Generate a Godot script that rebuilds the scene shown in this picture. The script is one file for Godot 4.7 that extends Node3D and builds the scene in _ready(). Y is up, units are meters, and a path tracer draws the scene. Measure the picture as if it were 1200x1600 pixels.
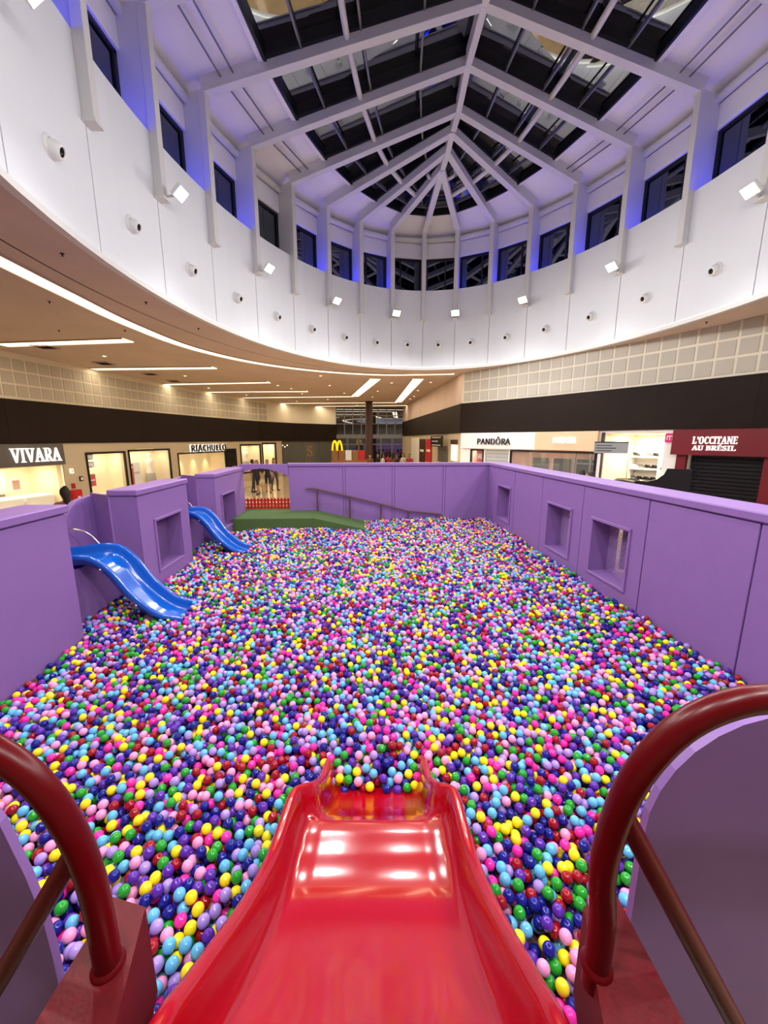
extends Node3D
# A ball pit under an elliptical mall atrium. World: camera at (0, EYE, 0) looking along -Z, pitched down.
# The pit is turned a few degrees against the atrium: "pit coordinates" are turned by PIT about the vertical.

const EYE := 2.8
const FPX := 600.0
const PITCH := 0.18776
const PIT := 0.05561
const HC := 5.5                      # mall ceiling
var M := {}
var taken := {}
var rng := RandomNumberGenerator.new()

# atrium ellipse
const ECX := 1.5
const ECZ := -7.4
const EA := 5.85
const EB := 8.55

# ------------------------------------------------------------------ naming
func numbered(n: String) -> String:
	if not taken.has(n):
		taken[n] = 0
		return n
	taken[n] += 1
	return "%s_%03d" % [n, taken[n]]

func tag(o: Node, label: String, category: String, group := "", kind := ""):
	o.set_meta("label", label)
	o.set_meta("category", category)
	if group != "": o.set_meta("group", group)
	if kind != "": o.set_meta("kind", kind)
	return o

func thing(called: String, label: String, category: String, at := Vector3.ZERO, turn := 0.0, group := "", kind := "") -> Node3D:
	var o := Node3D.new()
	o.name = numbered(called)
	add_child(o)
	o.position = at
	o.rotation.y = turn
	tag(o, label, category, group, kind)
	return o

func pit_to_world(p: Vector3) -> Vector3:
	return Vector3(p.x * cos(PIT) + p.z * sin(PIT), p.y, -p.x * sin(PIT) + p.z * cos(PIT))

func obj(called: String, st, m: Material, parent: Node = null, at := Vector3.ZERO) -> MeshInstance3D:
	var o := MeshInstance3D.new()
	if st is SurfaceTool:
		st.generate_normals()
		o.mesh = st.commit()
	else:
		o.mesh = st
	o.material_override = m
	o.position = at
	if parent == null:
		o.name = numbered(called)
		add_child(o)
	else:
		o.name = called
		parent.add_child(o, true)
	return o

# ------------------------------------------------------------------ geometry helpers
func mb(smooth := false) -> SurfaceTool:
	var st := SurfaceTool.new()
	st.begin(Mesh.PRIMITIVE_TRIANGLES)
	st.set_smooth_group(0 if smooth else -1)
	return st

func face(st: SurfaceTool, pts: Array, c: Vector3):
	var n: Vector3 = (pts[1] - pts[0]).cross(pts[2] - pts[0])
	var g := Vector3.ZERO
	for p in pts: g += p
	g /= pts.size()
	var q := pts
	if n.dot(g - c) > 0.0:
		q = pts.duplicate()
		q.reverse()
	for i in range(1, q.size() - 1):
		st.add_vertex(q[0]); st.add_vertex(q[i]); st.add_vertex(q[i + 1])

# box centred at xf.origin
func box(st: SurfaceTool, xf: Transform3D, size: Vector3, b := 0.0):
	var h := size * 0.5
	var c := xf.origin
	if b <= 0.0:
		for ax in 3:
			for s in [-1.0, 1.0]:
				var pts := []
				for k in [[-1, -1], [1, -1], [1, 1], [-1, 1]]:
					var p := Vector3.ZERO
					p[ax] = h[ax] * s
					p[(ax + 1) % 3] = h[(ax + 1) % 3] * k[0]
					p[(ax + 2) % 3] = h[(ax + 2) % 3] * k[1]
					pts.append(xf * p)
				face(st, pts, c)
		return
	var e := h - Vector3(b, b, b)
	for ax in 3:
		var u := (ax + 1) % 3
		var v := (ax + 2) % 3
		for s in [-1.0, 1.0]:
			var pts := []
			for k in [[-1, -1], [1, -1], [1, 1], [-1, 1]]:
				var p := Vector3.ZERO
				p[ax] = h[ax] * s; p[u] = e[u] * k[0]; p[v] = e[v] * k[1]
				pts.append(xf * p)
			face(st, pts, c)
		for s in [-1.0, 1.0]:
			for r in [-1.0, 1.0]:
				var pts := []
				for k in [-1.0, 1.0]:
					var p := Vector3.ZERO
					p[ax] = e[ax] * k; p[u] = h[u] * s; p[v] = e[v] * r
					var q := p
					q[u] = e[u] * s; q[v] = h[v] * r
					if k < 0: pts.append(xf * p); pts.append(xf * q)
					else: pts.append(xf * q); pts.append(xf * p)
				face(st, pts, c)
	for sx in [-1.0, 1.0]:
		for sy in [-1.0, 1.0]:
			for sz in [-1.0, 1.0]:
				face(st, [xf * Vector3(h.x * sx, e.y * sy, e.z * sz), xf * Vector3(e.x * sx, h.y * sy, e.z * sz), xf * Vector3(e.x * sx, e.y * sy, h.z * sz)], c)

func abox(st: SurfaceTool, a: Vector3, b: Vector3, bev := 0.0, xf := Transform3D.IDENTITY):
	var s := (b - a).abs()
	box(st, xf * Transform3D(Basis.IDENTITY, (a + b) * 0.5), s, bev)

# beam between two points; up hint; width across, depth along up
func beam(st: SurfaceTool, a: Vector3, b: Vector3, w: float, d: float, up := Vector3.UP, bev := 0.0, lift := 0.0):
	var z := (b - a).normalized()
	var x := up.cross(z).normalized()
	var y := z.cross(x)
	box(st, Transform3D(Basis(x, y, z), (a + b) * 0.5 + y * lift), Vector3(w, d, a.distance_to(b)), bev)

func tube(st: SurfaceTool, pts: Array, r: float, sides := 12, caps := true):
	st.set_smooth_group(0)
	var n := pts.size()
	var rings := []
	var ref := Vector3.UP
	for i in n:
		var t: Vector3
		if i == 0: t = pts[1] - pts[0]
		elif i == n - 1: t = pts[n - 1] - pts[n - 2]
		else: t = (pts[i + 1] - pts[i]).normalized() + (pts[i] - pts[i - 1]).normalized()
		t = t.normalized()
		if i == 0 and absf(t.dot(ref)) > 0.9: ref = Vector3.RIGHT
		var x := ref.cross(t).normalized()
		var y := t.cross(x).normalized()
		ref = y
		var ring := []
		for k in sides:
			var a := TAU * k / sides
			ring.append(pts[i] + (x * cos(a) + y * sin(a)) * r)
		rings.append(ring)
	for i in n - 1:
		for k in sides:
			var k2 := (k + 1) % sides
			var c: Vector3 = (pts[i] + pts[i + 1]) * 0.5
			face(st, [rings[i][k], rings[i][k2], rings[i + 1][k2], rings[i + 1][k]], c)
	if caps:
		st.set_smooth_group(-1)
		face(st, rings[0], pts[1])
		face(st, rings[n - 1], pts[n - 2])
	st.set_smooth_group(-1)

# extrude a polygon (xy) along local z from 0 to depth
func prism(st: SurfaceTool, poly: PackedVector2Array, depth: float, xf := Transform3D.IDENTITY):
	var tri := Geometry2D.triangulate_polygon(poly)
	var n := poly.size()
	var cw := Geometry2D.is_polygon_clockwise(poly)
	for i in range(0, tri.size(), 3):
		var a := poly[tri[i]]; var b := poly[tri[i + 1]]; var c := poly[tri[i + 2]]
		var fa := [xf * Vector3(a.x, a.y, depth), xf * Vector3(b.x, b.y, depth), xf * Vector3(c.x, c.y, depth)]
		face(st, fa, xf * Vector3(a.x, a.y, depth - 1.0))
		var ba := [xf * Vector3(a.x, a.y, 0), xf * Vector3(b.x, b.y, 0), xf * Vector3(c.x, c.y, 0)]
		face(st, ba, xf * Vector3(a.x, a.y, 1.0))
	for i in n:
		var a := poly[i]; var b := poly[(i + 1) % n]
		var t := b - a
		var nn := Vector2(t.y, -t.x).normalized() * (-1.0 if cw else 1.0)
		var m := (a + b) * 0.5 - nn
		face(st, [xf * Vector3(a.x, a.y, 0), xf * Vector3(b.x, b.y, 0), xf * Vector3(b.x, b.y, depth), xf * Vector3(a.x, a.y, depth)], xf * Vector3(m.x, m.y, depth * 0.5))

func smooth_path(p: Array, per := 8) -> Array:
	var out := []
	for i in p.size() - 1:
		var a = p[max(i - 1, 0)]; var b = p[i]; var c = p[i + 1]; var d = p[min(i + 2, p.size() - 1)]
		for k in per:
			var t := float(k) / per
			out.append(b.cubic_interpolate(c, a, d, t))
	out.append(p[p.size() - 1])
	return out

# lathe around local y
func lathe(st: SurfaceTool, prof: Array, sides: int, xf := Transform3D.IDENTITY):
	st.set_smooth_group(0)
	for i in prof.size() - 1:
		for k in sides:
			var a := TAU * k / sides; var b := TAU * (k + 1) / sides
			var p: Vector2 = prof[i]; var q: Vector2 = prof[i + 1]
			var v := [Vector3(p.x * cos(a), p.y, p.x * sin(a)), Vector3(p.x * cos(b), p.y, p.x * sin(b)), Vector3(q.x * cos(b), q.y, q.x * sin(b)), Vector3(q.x * cos(a), q.y, q.x * sin(a))]
			var w := []
			for j in 4:
				var u: Vector3 = xf * v[j]
				if w.is_empty() or (u.distance_to(w[w.size() - 1]) > 1e-6 and u.distance_to(w[0]) > 1e-6): w.append(u)
			if w.size() < 3: continue
			# outward: clockwise seen from outside
			st.add_vertex(w[0]); st.add_vertex(w[1]); st.add_vertex(w[2])
			if w.size() == 4:
				st.add_vertex(w[0]); st.add_vertex(w[2]); st.add_vertex(w[3])
	st.set_smooth_group(-1)

# ------------------------------------------------------------------ pixels to directions
func ray(px: float, py: float) -> Vector3:
	var v := Vector3((px - 600.0) / FPX, (800.0 - py) / FPX, -1.0)
	return Vector3(v.x, v.y * cos(PITCH) + v.z * sin(PITCH), -v.y * sin(PITCH) + v.z * cos(PITCH))

func at_height(px: float, py: float, y: float) -> Vector3:
	var r := ray(px, py)
	return Vector3(0, EYE, 0) + r * ((y - EYE) / r.y)

func at_depth(px: float, py: float, z: float) -> Vector3:
	var r := ray(px, py)
	return Vector3(0, EYE, 0) + r * (z / r.z)

func to_pixel(p: Vector3) -> Vector3:
	var y := p.y - EYE
	var yy := y * cos(PITCH) - p.z * sin(PITCH)
	var zz := -(y * sin(PITCH) + p.z * cos(PITCH))
	return Vector3(600.0 + FPX * p.x / zz, 800.0 - FPX * yy / zz, zz)

# walls as plan polylines, running left to right in view; returns (s, height)
var LW := [Vector2(-13.2, 6), Vector2(-13.2, -8), Vector2(-11.9, -12.4), Vector2(-11.55, -15), Vector2(-11.2, -18), Vector2(-10.5, -22), Vector2(-9.0, -28), Vector2(-7.2, -31.5), Vector2(-4.15, -34.5)]
var RW := [Vector2(3.25, -16.55), Vector2(5.6, -13.75), Vector2(7.2, -11.3), Vector2(8.5, -9.05), Vector2(10.4, -6.3), Vector2(12.0, -3.5), Vector2(12.0, 6)]
var CW := [Vector2(1.65, -34.5), Vector2(3.25, -16.55)]

func hit(poly: Array, px: float, py: float) -> Vector2:
	var r := ray(px, py)
	var d := Vector2(r.x, r.z)
	var s := 0.0
	var best := Vector2(-1, 0)
	var bt := 1e9
	for i in poly.size() - 1:
		var a: Vector2 = poly[i]; var b: Vector2 = poly[i + 1]
		var e := b - a
		var det := d.x * -e.y + e.x * d.y
		if absf(det) > 1e-9:
			var t := (a.x * -e.y + e.x * a.y) / det
			var u := (d.x * a.y - a.x * d.y) / det
			if t > 0 and u >= -0.001 and u <= 1.001 and t < bt:
				bt = t
				best = Vector2(s + u * e.length(), EYE + t * r.y)
		s += e.length()
	return best

func on_wall(poly: Array, s: float, y := 0.0) -> Transform3D:
	var acc := 0.0
	for i in poly.size() - 1:
		var a: Vector2 = poly[i]; var b: Vector2 = poly[i + 1]
		var l := a.distance_to(b)
		if s <= acc + l or i == poly.size() - 2:
			var t2 := (b - a) / l
			var p := a + t2 * (s - acc)
			var t := Vector3(t2.x, 0, t2.y)
			return Transform3D(Basis(t, Vector3.UP, Vector3(-t.z, 0, t.x)), Vector3(p.x, y, p.y))
		acc += l
	return Transform3D.IDENTITY

# chord frame between two arclengths, origin mid
func chord(poly: Array, s0: float, s1: float, y := 0.0) -> Transform3D:
	var a := on_wall(poly, s0, y).origin
	var b := on_wall(poly, s1, y).origin
	var t := (b - a).normalized()
	return Transform3D(Basis(t, Vector3.UP, Vector3(-t.z, 0, t.x)), (a + b) * 0.5)

func wall_length(poly: Array) -> float:
	var l := 0.0
	for i in poly.size() - 1: l += poly[i].distance_to(poly[i + 1])
	return l

# a wall strip of given height with rectangular openings [s0, s1, y0, y1], wall face at n = 0, body behind
func strip(st: SurfaceTool, poly: Array, s0: float, s1: float, y0: float, y1: float, thick: float, openings := [], front := 0.0):
	var cuts := [s0, s1]
	var acc := 0.0
	for i in poly.size() - 1:
		acc += poly[i].distance_to(poly[i + 1])
		if acc > s0 + 0.01 and acc < s1 - 0.01: cuts.append(acc)
	for o in openings:
		for k in 2:
			if o[k] > s0 + 0.001 and o[k] < s1 - 0.001: cuts.append(o[k])
	cuts.sort()
	for i in cuts.size() - 1:
		var a: float = cuts[i]; var b: float = cuts[i + 1]
		if b - a < 0.002: continue
		var mid := (a + b) * 0.5
		var bands := [[y0, y1]]
		for o in openings:
			if mid > o[0] and mid < o[1]:
				var nb := []
				for q in bands:
					if o[2] > q[0] + 0.001: nb.append([q[0], min(o[2], q[1])])
					if o[3] < q[1] - 0.001: nb.append([max(o[3], q[0]), q[1]])
				bands = nb
		var f := chord(poly, a, b)
		var l := on_wall(poly, a).origin.distance_to(on_wall(poly, b).origin)
		for q in bands:
			if q[1] - q[0] < 0.002: continue
			box(st, f * Transform3D(Basis.IDENTITY, Vector3(0, (q[0] + q[1]) * 0.5, front - thick * 0.5)), Vector3(l, q[1] - q[0], thick))

# ------------------------------------------------------------------ materials
func c8(r: int, g: int, b: int) -> Color:
	return Color(r / 255.0, g / 255.0, b / 255.0)

func mat(key: String, col: Color, rough := 0.6, metal := 0.0, spec := 0.5) -> StandardMaterial3D:
	var m := StandardMaterial3D.new()
	m.albedo_color = col
	m.roughness = rough
	m.metallic = metal
	m.metallic_specular = spec
	M[key] = m
	return m

func glow(key: String, col: Color, e: float) -> StandardMaterial3D:
	var m := mat(key, col * 0.9, 0.5)
	m.emission_enabled = true
	m.emission = col
	m.emission_energy_multiplier = e
	return m

func noise_tex(freq: float, lo: Color, hi: Color, seed_: int, size := 512, oct := 4, stretch := 1.0) -> NoiseTexture2D:
	var n := FastNoiseLite.new()
	n.seed = seed_
	n.frequency = freq
	n.fractal_octaves = oct
	var t := NoiseTexture2D.new()
	t.width = size
	t.height = size
	t.seamless = true
	t.noise = n
	var g := Gradient.new()
	g.set_color(0, lo)
	g.set_color(1, hi)
	t.color_ramp = g
	return t

func bump_tex(freq: float, seed_: int, strength := 4.0, size := 512) -> NoiseTexture2D:
	var n := FastNoiseLite.new()
	n.seed = seed_
	n.frequency = freq
	var t := NoiseTexture2D.new()
	t.width = size
	t.height = size
	t.seamless = true
	t.noise = n
	t.as_normal_map = true
	t.bump_strength = strength
	return t

func tri(m: StandardMaterial3D, scale: float):
	m.uv1_triplanar = true
	m.uv1_world_triplanar = true
	m.uv1_scale = Vector3(scale, scale, scale)

func make_materials():
	var m: StandardMaterial3D
	m = mat("purple", c8(138, 102, 168), 0.48)
	m.albedo_texture = noise_tex(0.012, Color(0.975, 0.97, 0.975), Color(1, 1, 1), 11)
	m.normal_enabled = true; m.normal_texture = bump_tex(0.05, 3, 1.2); m.normal_scale = 0.05
	tri(m, 0.5)
	m = mat("red_slide", c8(160, 3, 18), 0.14)
	m.clearcoat_enabled = true; m.clearcoat = 0.25; m.clearcoat_roughness = 0.06
	m.normal_enabled = true; m.normal_texture = bump_tex(0.006, 8, 3.0); m.normal_scale = 0.12
	tri(m, 0.6)
	m = mat("red_paint", c8(88, 4, 10), 0.3, 0.0, 0.35)
	m = mat("red_plate", c8(98, 8, 18), 0.5, 0.0, 0.35)
	m.albedo_texture = noise_tex(0.02, Color(0.86, 0.8, 0.8), Color(1, 1, 1), 21)
	m.normal_enabled = true; m.normal_texture = bump_tex(0.05, 5, 3.0); m.normal_scale = 0.18
	tri(m, 2.2)
	m = mat("blue_slide", c8(6, 88, 190), 0.18)
	m.clearcoat_enabled = true; m.clearcoat = 0.5; m.clearcoat_roughness = 0.08
	mat("chrome", c8(230, 230, 232), 0.16, 1.0)
	m = mat("turf", c8(82, 108, 60), 0.95)
	m.albedo_texture = noise_tex(0.12, Color(0.75, 0.78, 0.7), Color(1, 1, 1), 31)
	tri(m, 2.0)
	mat("fence_red", c8(190, 20, 24), 0.4)
	mat("rail_brown", c8(92, 62, 72), 0.45)
	mat("white_wall", c8(218, 221, 226), 0.55)
	mat("white_steel", c8(212, 211, 208), 0.45)
	mat("eave_white", c8(232, 230, 236), 0.6)
	mat("dark_frame", c8(26, 27, 32), 0.4, 0.3)
	mat("grey_frame", c8(120, 120, 122), 0.4, 0.5)
	m = mat("sky_glass", c8(160, 164, 168), 0.02, 1.0, 0.9)
	m.transparency = BaseMaterial3D.TRANSPARENCY_ALPHA
	m.albedo_color.a = 0.93
	m = mat("window_glass", c8(112, 118, 128), 0.02, 1.0, 0.9)
	m.transparency = BaseMaterial3D.TRANSPARENCY_ALPHA
	m.albedo_color.a = 0.93
	m = mat("clear_glass", c8(225, 235, 235), 0.02)
	m.transparency = BaseMaterial3D.TRANSPARENCY_ALPHA
	m.albedo_color.a = 0.06
	m = mat("ceiling", c8(208, 186, 174), 0.8)
	m.albedo_texture = noise_tex(0.006, Color(0.94, 0.94, 0.94), Color(1, 1, 1), 41)
	tri(m, 0.15)
	mat("groove", c8(30, 22, 22), 0.8)
	m = mat("band_brown", c8(36, 23, 17), 0.65, 0.0, 0.3)
	m.albedo_texture = noise_tex(0.01, Color(0.85, 0.85, 0.85), Color(1, 1, 1), 51)
	tri(m, 0.3)
	mat("grid_wall", c8(228, 220, 200), 0.75)
	m = mat("tile", c8(198, 192, 178), 0.85)
	m.albedo_texture = noise_tex(0.3, Color(0.9, 0.9, 0.9), Color(1, 1, 1), 61, 256)
	tri(m, 3.0)
	mat("beige_wall", c8(196, 180, 152), 0.6)
	m = mat("floor", c8(222, 204, 174), 0.07)
	m.albedo_texture = noise_tex(0.01, Color(0.9, 0.88, 0.85), Color(1, 1, 1), 71)
	tri(m, 0.3)
	mat("cream", c8(240, 228, 200), 0.7)
	mat("white", c8(238, 236, 232), 0.5)
	mat("black", c8(14, 13, 14), 0.35)
	mat("dark_metal", c8(34, 32, 32), 0.4, 0.4)
	mat("maroon", c8(112, 16, 28), 0.4)
	mat("sign_grey", c8(92, 86, 80), 0.5)
	mat("shutter_grey", c8(182, 182, 180), 0.5)
	mat("poster_red", c8(196, 28, 36), 0.5)
	mat("poster_white", c8(235, 238, 242), 0.5)
	mat("peach", c8(238, 196, 160), 0.6)
	mat("pink_wall", c8(206, 160, 146), 0.6)
	mat("wood", c8(150, 104, 62), 0.5)
	mat("dark_wood", c8(64, 36, 26), 0.45)
	mat("grey_sign", c8(150, 150, 150), 0.5)
	mat("magenta", c8(214, 20, 120), 0.5)
	mat("nozzle_white", c8(226, 226, 224), 0.4)
	glow("strip_glow", Color(1.0, 0.94, 0.78), 2.0)
	glow("rim_glow", Color(1.0, 0.96, 0.86), 1.0)
	glow("flood_glow", Color(1.0, 0.98, 0.94), 9.0)
	glow("spot_glow", Color(1.0, 0.9, 0.72), 5.0)
	glow("letter_glow", Color(1.0, 0.98, 0.95), 1.0)
	glow("blue_glow", Color(0.04, 0.12, 1.0), 9.0)
	glow("yellow_glow", Color(1.0, 0.78, 0.02), 1.0)
	glow("counter_glow", Color(1.0, 0.95, 0.8), 1.1)
	m = mat("person", Color(1, 1, 1), 0.75)
	m.vertex_color_use_as_albedo = true
	m = mat("balls", Color(1, 1, 1), 0.16)
	m.vertex_color_use_as_albedo = true

# ------------------------------------------------------------------ atrium
func ell(th: float, off := 0.0, y := 0.0) -> Vector3:
	var n := Vector2(sin(th) / EA, -cos(th) / EB).normalized()
	return Vector3(ECX + EA * sin(th) + n.x * off, y, ECZ - EB * cos(th) + n.y * off)

func ell_n(th: float) -> Vector3:
	var n := Vector2(sin(th) / EA, -cos(th) / EB).normalized()
	return Vector3(n.x, 0, n.y)

func curved(st: SurfaceTool, t0: float, t1: float, n: int, o0: float, o1: float, y0: float, y1: float, ends := true):
	for i in n:
		var a := lerpf(t0, t1, float(i) / n)
		var b := lerpf(t0, t1, float(i + 1) / n)
		var p := [ell(a, o0, y0), ell(b, o0, y0), ell(b, o1, y0), ell(a, o1, y0), ell(a, o0, y1), ell(b, o0, y1), ell(b, o1, y1), ell(a, o1, y1)]
		var c := Vector3.ZERO
		for q in p: c += q / 8.0
		for f in [[0, 1, 2, 3], [4, 5, 6, 7], [0, 1, 5, 4], [3, 2, 6, 7]]:
			face(st, [p[f[0]], p[f[1]], p[f[2]], p[f[3]]], c)
		if ends and i == 0: face(st, [p[0], p[3], p[7], p[4]], c)
		if ends and i == n - 1: face(st, [p[1], p[2], p[6], p[5]], c)

func slab4(st: SurfaceTool, a: Vector3, b: Vector3, c: Vector3, d: Vector3, thick: float):
	var n := (c - a).cross(d - b).normalized()
	if n.y < 0: n = -n
	var t := n * thick
	var m := (a + b + c + d) * 0.25 + t * 0.5
	face(st, [a, b, c, d], m)
	face(st, [a + t, b + t, c + t, d + t], m)
	face(st, [a, b, b + t, a + t], m)
	face(st, [b, c, c + t, b + t], m)
	face(st, [c, d, d + t, c + t], m)
	face(st, [d, a, a + t, d + t], m)

var RIDGE := [Vector3(1.795, 10.95, -13.73), Vector3(1.8, 10.97, -13.7), Vector3(1.9, 11.2, -13.3), Vector3(1.95, 11.4, -12.87), Vector3(2.055, 11.65, -12.5), Vector3(2.066, 11.8, -11.34), Vector3(2.14, 11.85, -10.04), Vector3(2.14, 11.85, -8.3)]

func ridge(k: int) -> Vector3:
	var j: int = abs(k)
	if j <= 7: return RIDGE[j]
	var r: Vector3 = RIDGE[15 - j]
	return Vector3(r.x, r.y, 2 * ECZ - r.z)

func knee(k: int) -> Vector3:
	return ell(deg_to_rad(12.0 * k), -0.1, 10.25)

func build_atrium():
	var w := thing("wall_atrium", "tall white panelled oval drum wall above the ball pit", "wall", Vector3.ZERO, 0, "", "structure")
	for k in range(-15, 15):
		var a := deg_to_rad(12.0 * k)
		var b := deg_to_rad(12.0 * (k + 1))
		var g := 0.0013
		var st := mb()
		curved(st, a + g, b - g, 3, 0.0, 0.05, 5.6, 8.35)
		obj("panel", st, M.white_wall, w)
	var st := mb()
	curved(st, -PI, PI, 60, 0.055, 0.16, 5.5, 8.2, false)
	curved(st, -PI, PI, 60, 0.16, 0.75, 8.12, 8.2, false)
	obj("ledge", st, M.white_wall, w)
	st = mb()
	curved(st, -PI, PI, 90, -0.06, 0.05, 5.47, 5.56, false)
	obj("rim_lip", st, M.white_steel, w)
	st = mb()
	curved(st, -PI, PI, 90, -0.025, -0.005, 5.562, 5.585, false)
	tag(obj("rim_light", st, M.rim_glow), "warm white light line along the bottom edge of the white drum wall", "light")
	for k in range(-15, 15):
		var th := deg_to_rad(12.0 * k)
		var n := ell_n(th)
		var t := Vector3(-n.z, 0, n.x)
		var f := Transform3D(Basis(t, Vector3.UP, -n), ell(th))     # +z inward
		st = mb()
		abox(st, Vector3(-0.075, 7.3, -0.0), Vector3(0.075, 10.3, 0.17), 0.006, f)
		abox(st, Vector3(-0.06, 8.3, -0.62), Vector3(0.06, 10.3, -0.0), 0.0, f)
		abox(st, Vector3(-0.1, 7.26, 0.0), Vector3(0.1, 7.3, 0.2), 0.0, f)
		obj("column", st, M.white_steel, w)
	# windows with lintel between the columns
	for k in range(-15, 15):
		var a := deg_to_rad(12.0 * k)
		var b := deg_to_rad(12.0 * (k + 1))
		var pa := ell(a, 0.5); var pb := ell(b, 0.5)
		var t := (pb - pa).normalized()
		var nn := Vector3(t.z, 0, -t.x)                             # outward
		var f := Transform3D(Basis(t, Vector3.UP, -nn), (pa + pb) * 0.5)
		if (f.basis.z).dot(Vector3(ECX, 0, ECZ) - f.origin) < 0: f.basis.z = -f.basis.z
		var h := pa.distance_to(pb) * 0.5 - 0.06
		var o := Node3D.new()
		o.name = "window_%d" % (k + 16)
		add_child(o)
		tag(o, "dark night window in the white drum wall, between two steel columns", "window", "clerestory windows round the drum", "structure")
		st = mb()
		abox(st, Vector3(-h, 8.2, -0.04), Vector3(-h + 0.09, 9.6, 0.04), 0, f)
		abox(st, Vector3(h - 0.09, 8.2, -0.04), Vector3(h, 9.6, 0.04), 0, f)
		abox(st, Vector3(-h, 9.52, -0.04), Vector3(h, 9.6, 0.04), 0, f)
		abox(st, Vector3(-h, 8.2, -0.04), Vector3(h, 8.28, 0.04), 0, f)
		obj("window_frame", st, M.dark_frame, o)
		var side := -1.0 if k < 0 else 1.0
		st = mb()
		abox(st, Vector3(side * h * 0.3 - 0.03, 8.28, -0.04), Vector3(side * h * 0.3 + 0.03, 9.52, 0.03), 0, f)
		obj("mullion", st, M.dark_frame, o)
		st = mb()
		abox(st, Vector3(-h + 0.08, 8.27, -0.01), Vector3(h - 0.08, 9.53, 0.0), 0, f)
		obj("pane", st, M.window_glass, o)
		st = mb()
		abox(st, Vector3(-h, 9.6, -0.06), Vector3(h, 10.12, 0.1), 0.01, f)
		obj("lintel", st, M.eave_white, o)
		st = mb()
		abox(st, Vector3(-h, 10.12, -0.1), Vector3(h, 10.62, 0.02), 0, f)
		tube(st, [f * Vector3(-h, 10.2, 0.16), f * Vector3(h, 10.2, 0.16)], 0.09, 10)
		obj("cornice", st, M.white_steel, o)

func build_roof():
	var r := thing("ceiling_skylight", "pitched night skylight of dark panes on white steel rafters over the atrium", "skylight", Vector3.ZERO, 0, "", "structure")
	var st := mb()
	for k in range(0, 15):
		beam(st, ridge(k) + Vector3(0, 0.14, 0), ridge(k + 1) + Vector3(0, 0.14, 0), 0.16, 0.34, Vector3.UP, 0.01)
	obj("ridge_beam", st, M.white_steel, r)
	st = mb()
	for s in [-1, 1]:
		var c: Vector3 = ridge(0) if s < 0 else ridge(15)
		var pts := []
		for i in 9:
			var a := lerpf(-1.2, 1.2, i / 8.0)
			pts.append(c + Vector3(sin(a) * 0.45, 0.02, s * cos(a) * 0.4))
		tube(st, pts, 0.05, 8)
	obj("hub_ring", st, M.white_steel, r)
	for k in range(-15, 15):
		st = mb()
		beam(st, knee(k), ridge(k), 0.14, 0.36, Vector3.UP, 0.008, 0.18)
		beam(st, knee(k), ridge(k), 0.19, 0.03, Vector3.UP, 0.0, 0.0)
		obj("rafter", st, M.white_steel, r)
	for k in range(-15, 15):
		var ka := knee(k); var kb := knee(k + 1)
		var ra := ridge(k); var rb := ridge(k + 1)
		if ra.distance_to(rb) < 0.2:
			ra = ka.lerp(ra, 0.96)
			rb = kb.lerp(rb, 0.96)
		var up := Vector3(0, 0.3, 0)
		var e0 := -0.8 / ka.distance_to(ra)
		st = mb()
		slab4(st, ka.lerp(ra, e0) + up, kb.lerp(rb, e0) + up, kb.lerp(rb, 0.21) + up, ka.lerp(ra, 0.21) + up, 0.08)
		beam(st, ka.lerp(ra, 0.215) + up * 0.9, kb.lerp(rb, 0.215) + up * 0.9, 0.1, 0.14)
		obj("eave_panel", st, M.eave_white, r)
		var ga := ka.lerp(ra, 0.22); var gb := kb.lerp(rb, 0.22)
		st = mb()
		slab4(st, ga + up * 1.5, gb + up * 1.5, rb + up * 1.5, ra + up * 1.5, 0.012)
		obj("pane", st, M.sky_glass, r)
		# dark glazing frame: upstand beside each rafter and along the eave
		st = mb()
		var sh := (gb - ga).normalized() * 0.12
		beam(st, ga + sh + up * 1.15, ra + sh * 0.4 + up * 1.15, 0.1, 0.26)
		beam(st, gb - sh + up * 1.15, rb - sh * 0.4 + up * 1.15, 0.1, 0.26)
		beam(st, ga + up + (ra - ga) * 0.015, gb + up + (rb - gb) * 0.015, 0.06, 0.24)
		obj("glazing_frame", st, M.dark_frame, r)
		for q in [0.36, 0.57, 0.79]:
			st = mb()
			beam(st, ka.lerp(ra, q) + up * 0.8, kb.lerp(rb, q) + up * 0.8, 0.045, 0.09)
			obj("glazing_bar", st, M.grey_frame, r)
		if ridge(k).distance_to(ridge(k + 1)) > 0.1:
			st = mb()
			tube(st, [ka.lerp(ra, 0.52) + Vector3(0, 0.17, 0), kb.lerp(rb, 0.52) + Vector3(0, 0.17, 0)], 0.068, 10)
			obj("purlin", st, M.white_steel, r)
	# sprinkler pipes below the eave panels
	for side in [-1, 1]:
		for q in [0.07, 0.115]:
			var pts := []
			for k in range(4, 11):
				pts.append(knee(side * k).lerp(ridge(side * k), q) + Vector3(0, 0.17, 0))
			st = mb()
			tube(st, pts, 0.018, 8)
			for p in pts: box(st, Transform3D(Basis.IDENTITY, p + Vector3(0, 0.06, 0)), Vector3(0.05, 0.12, 0.05))
			tag(obj("sprinkler_pipe", st, M.grey_frame), "thin grey pipe under the %s eave, %s of the pair" % ["left" if side < 0 else "right", "lower" if q < 0.1 else "upper"], "pipe")

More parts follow.
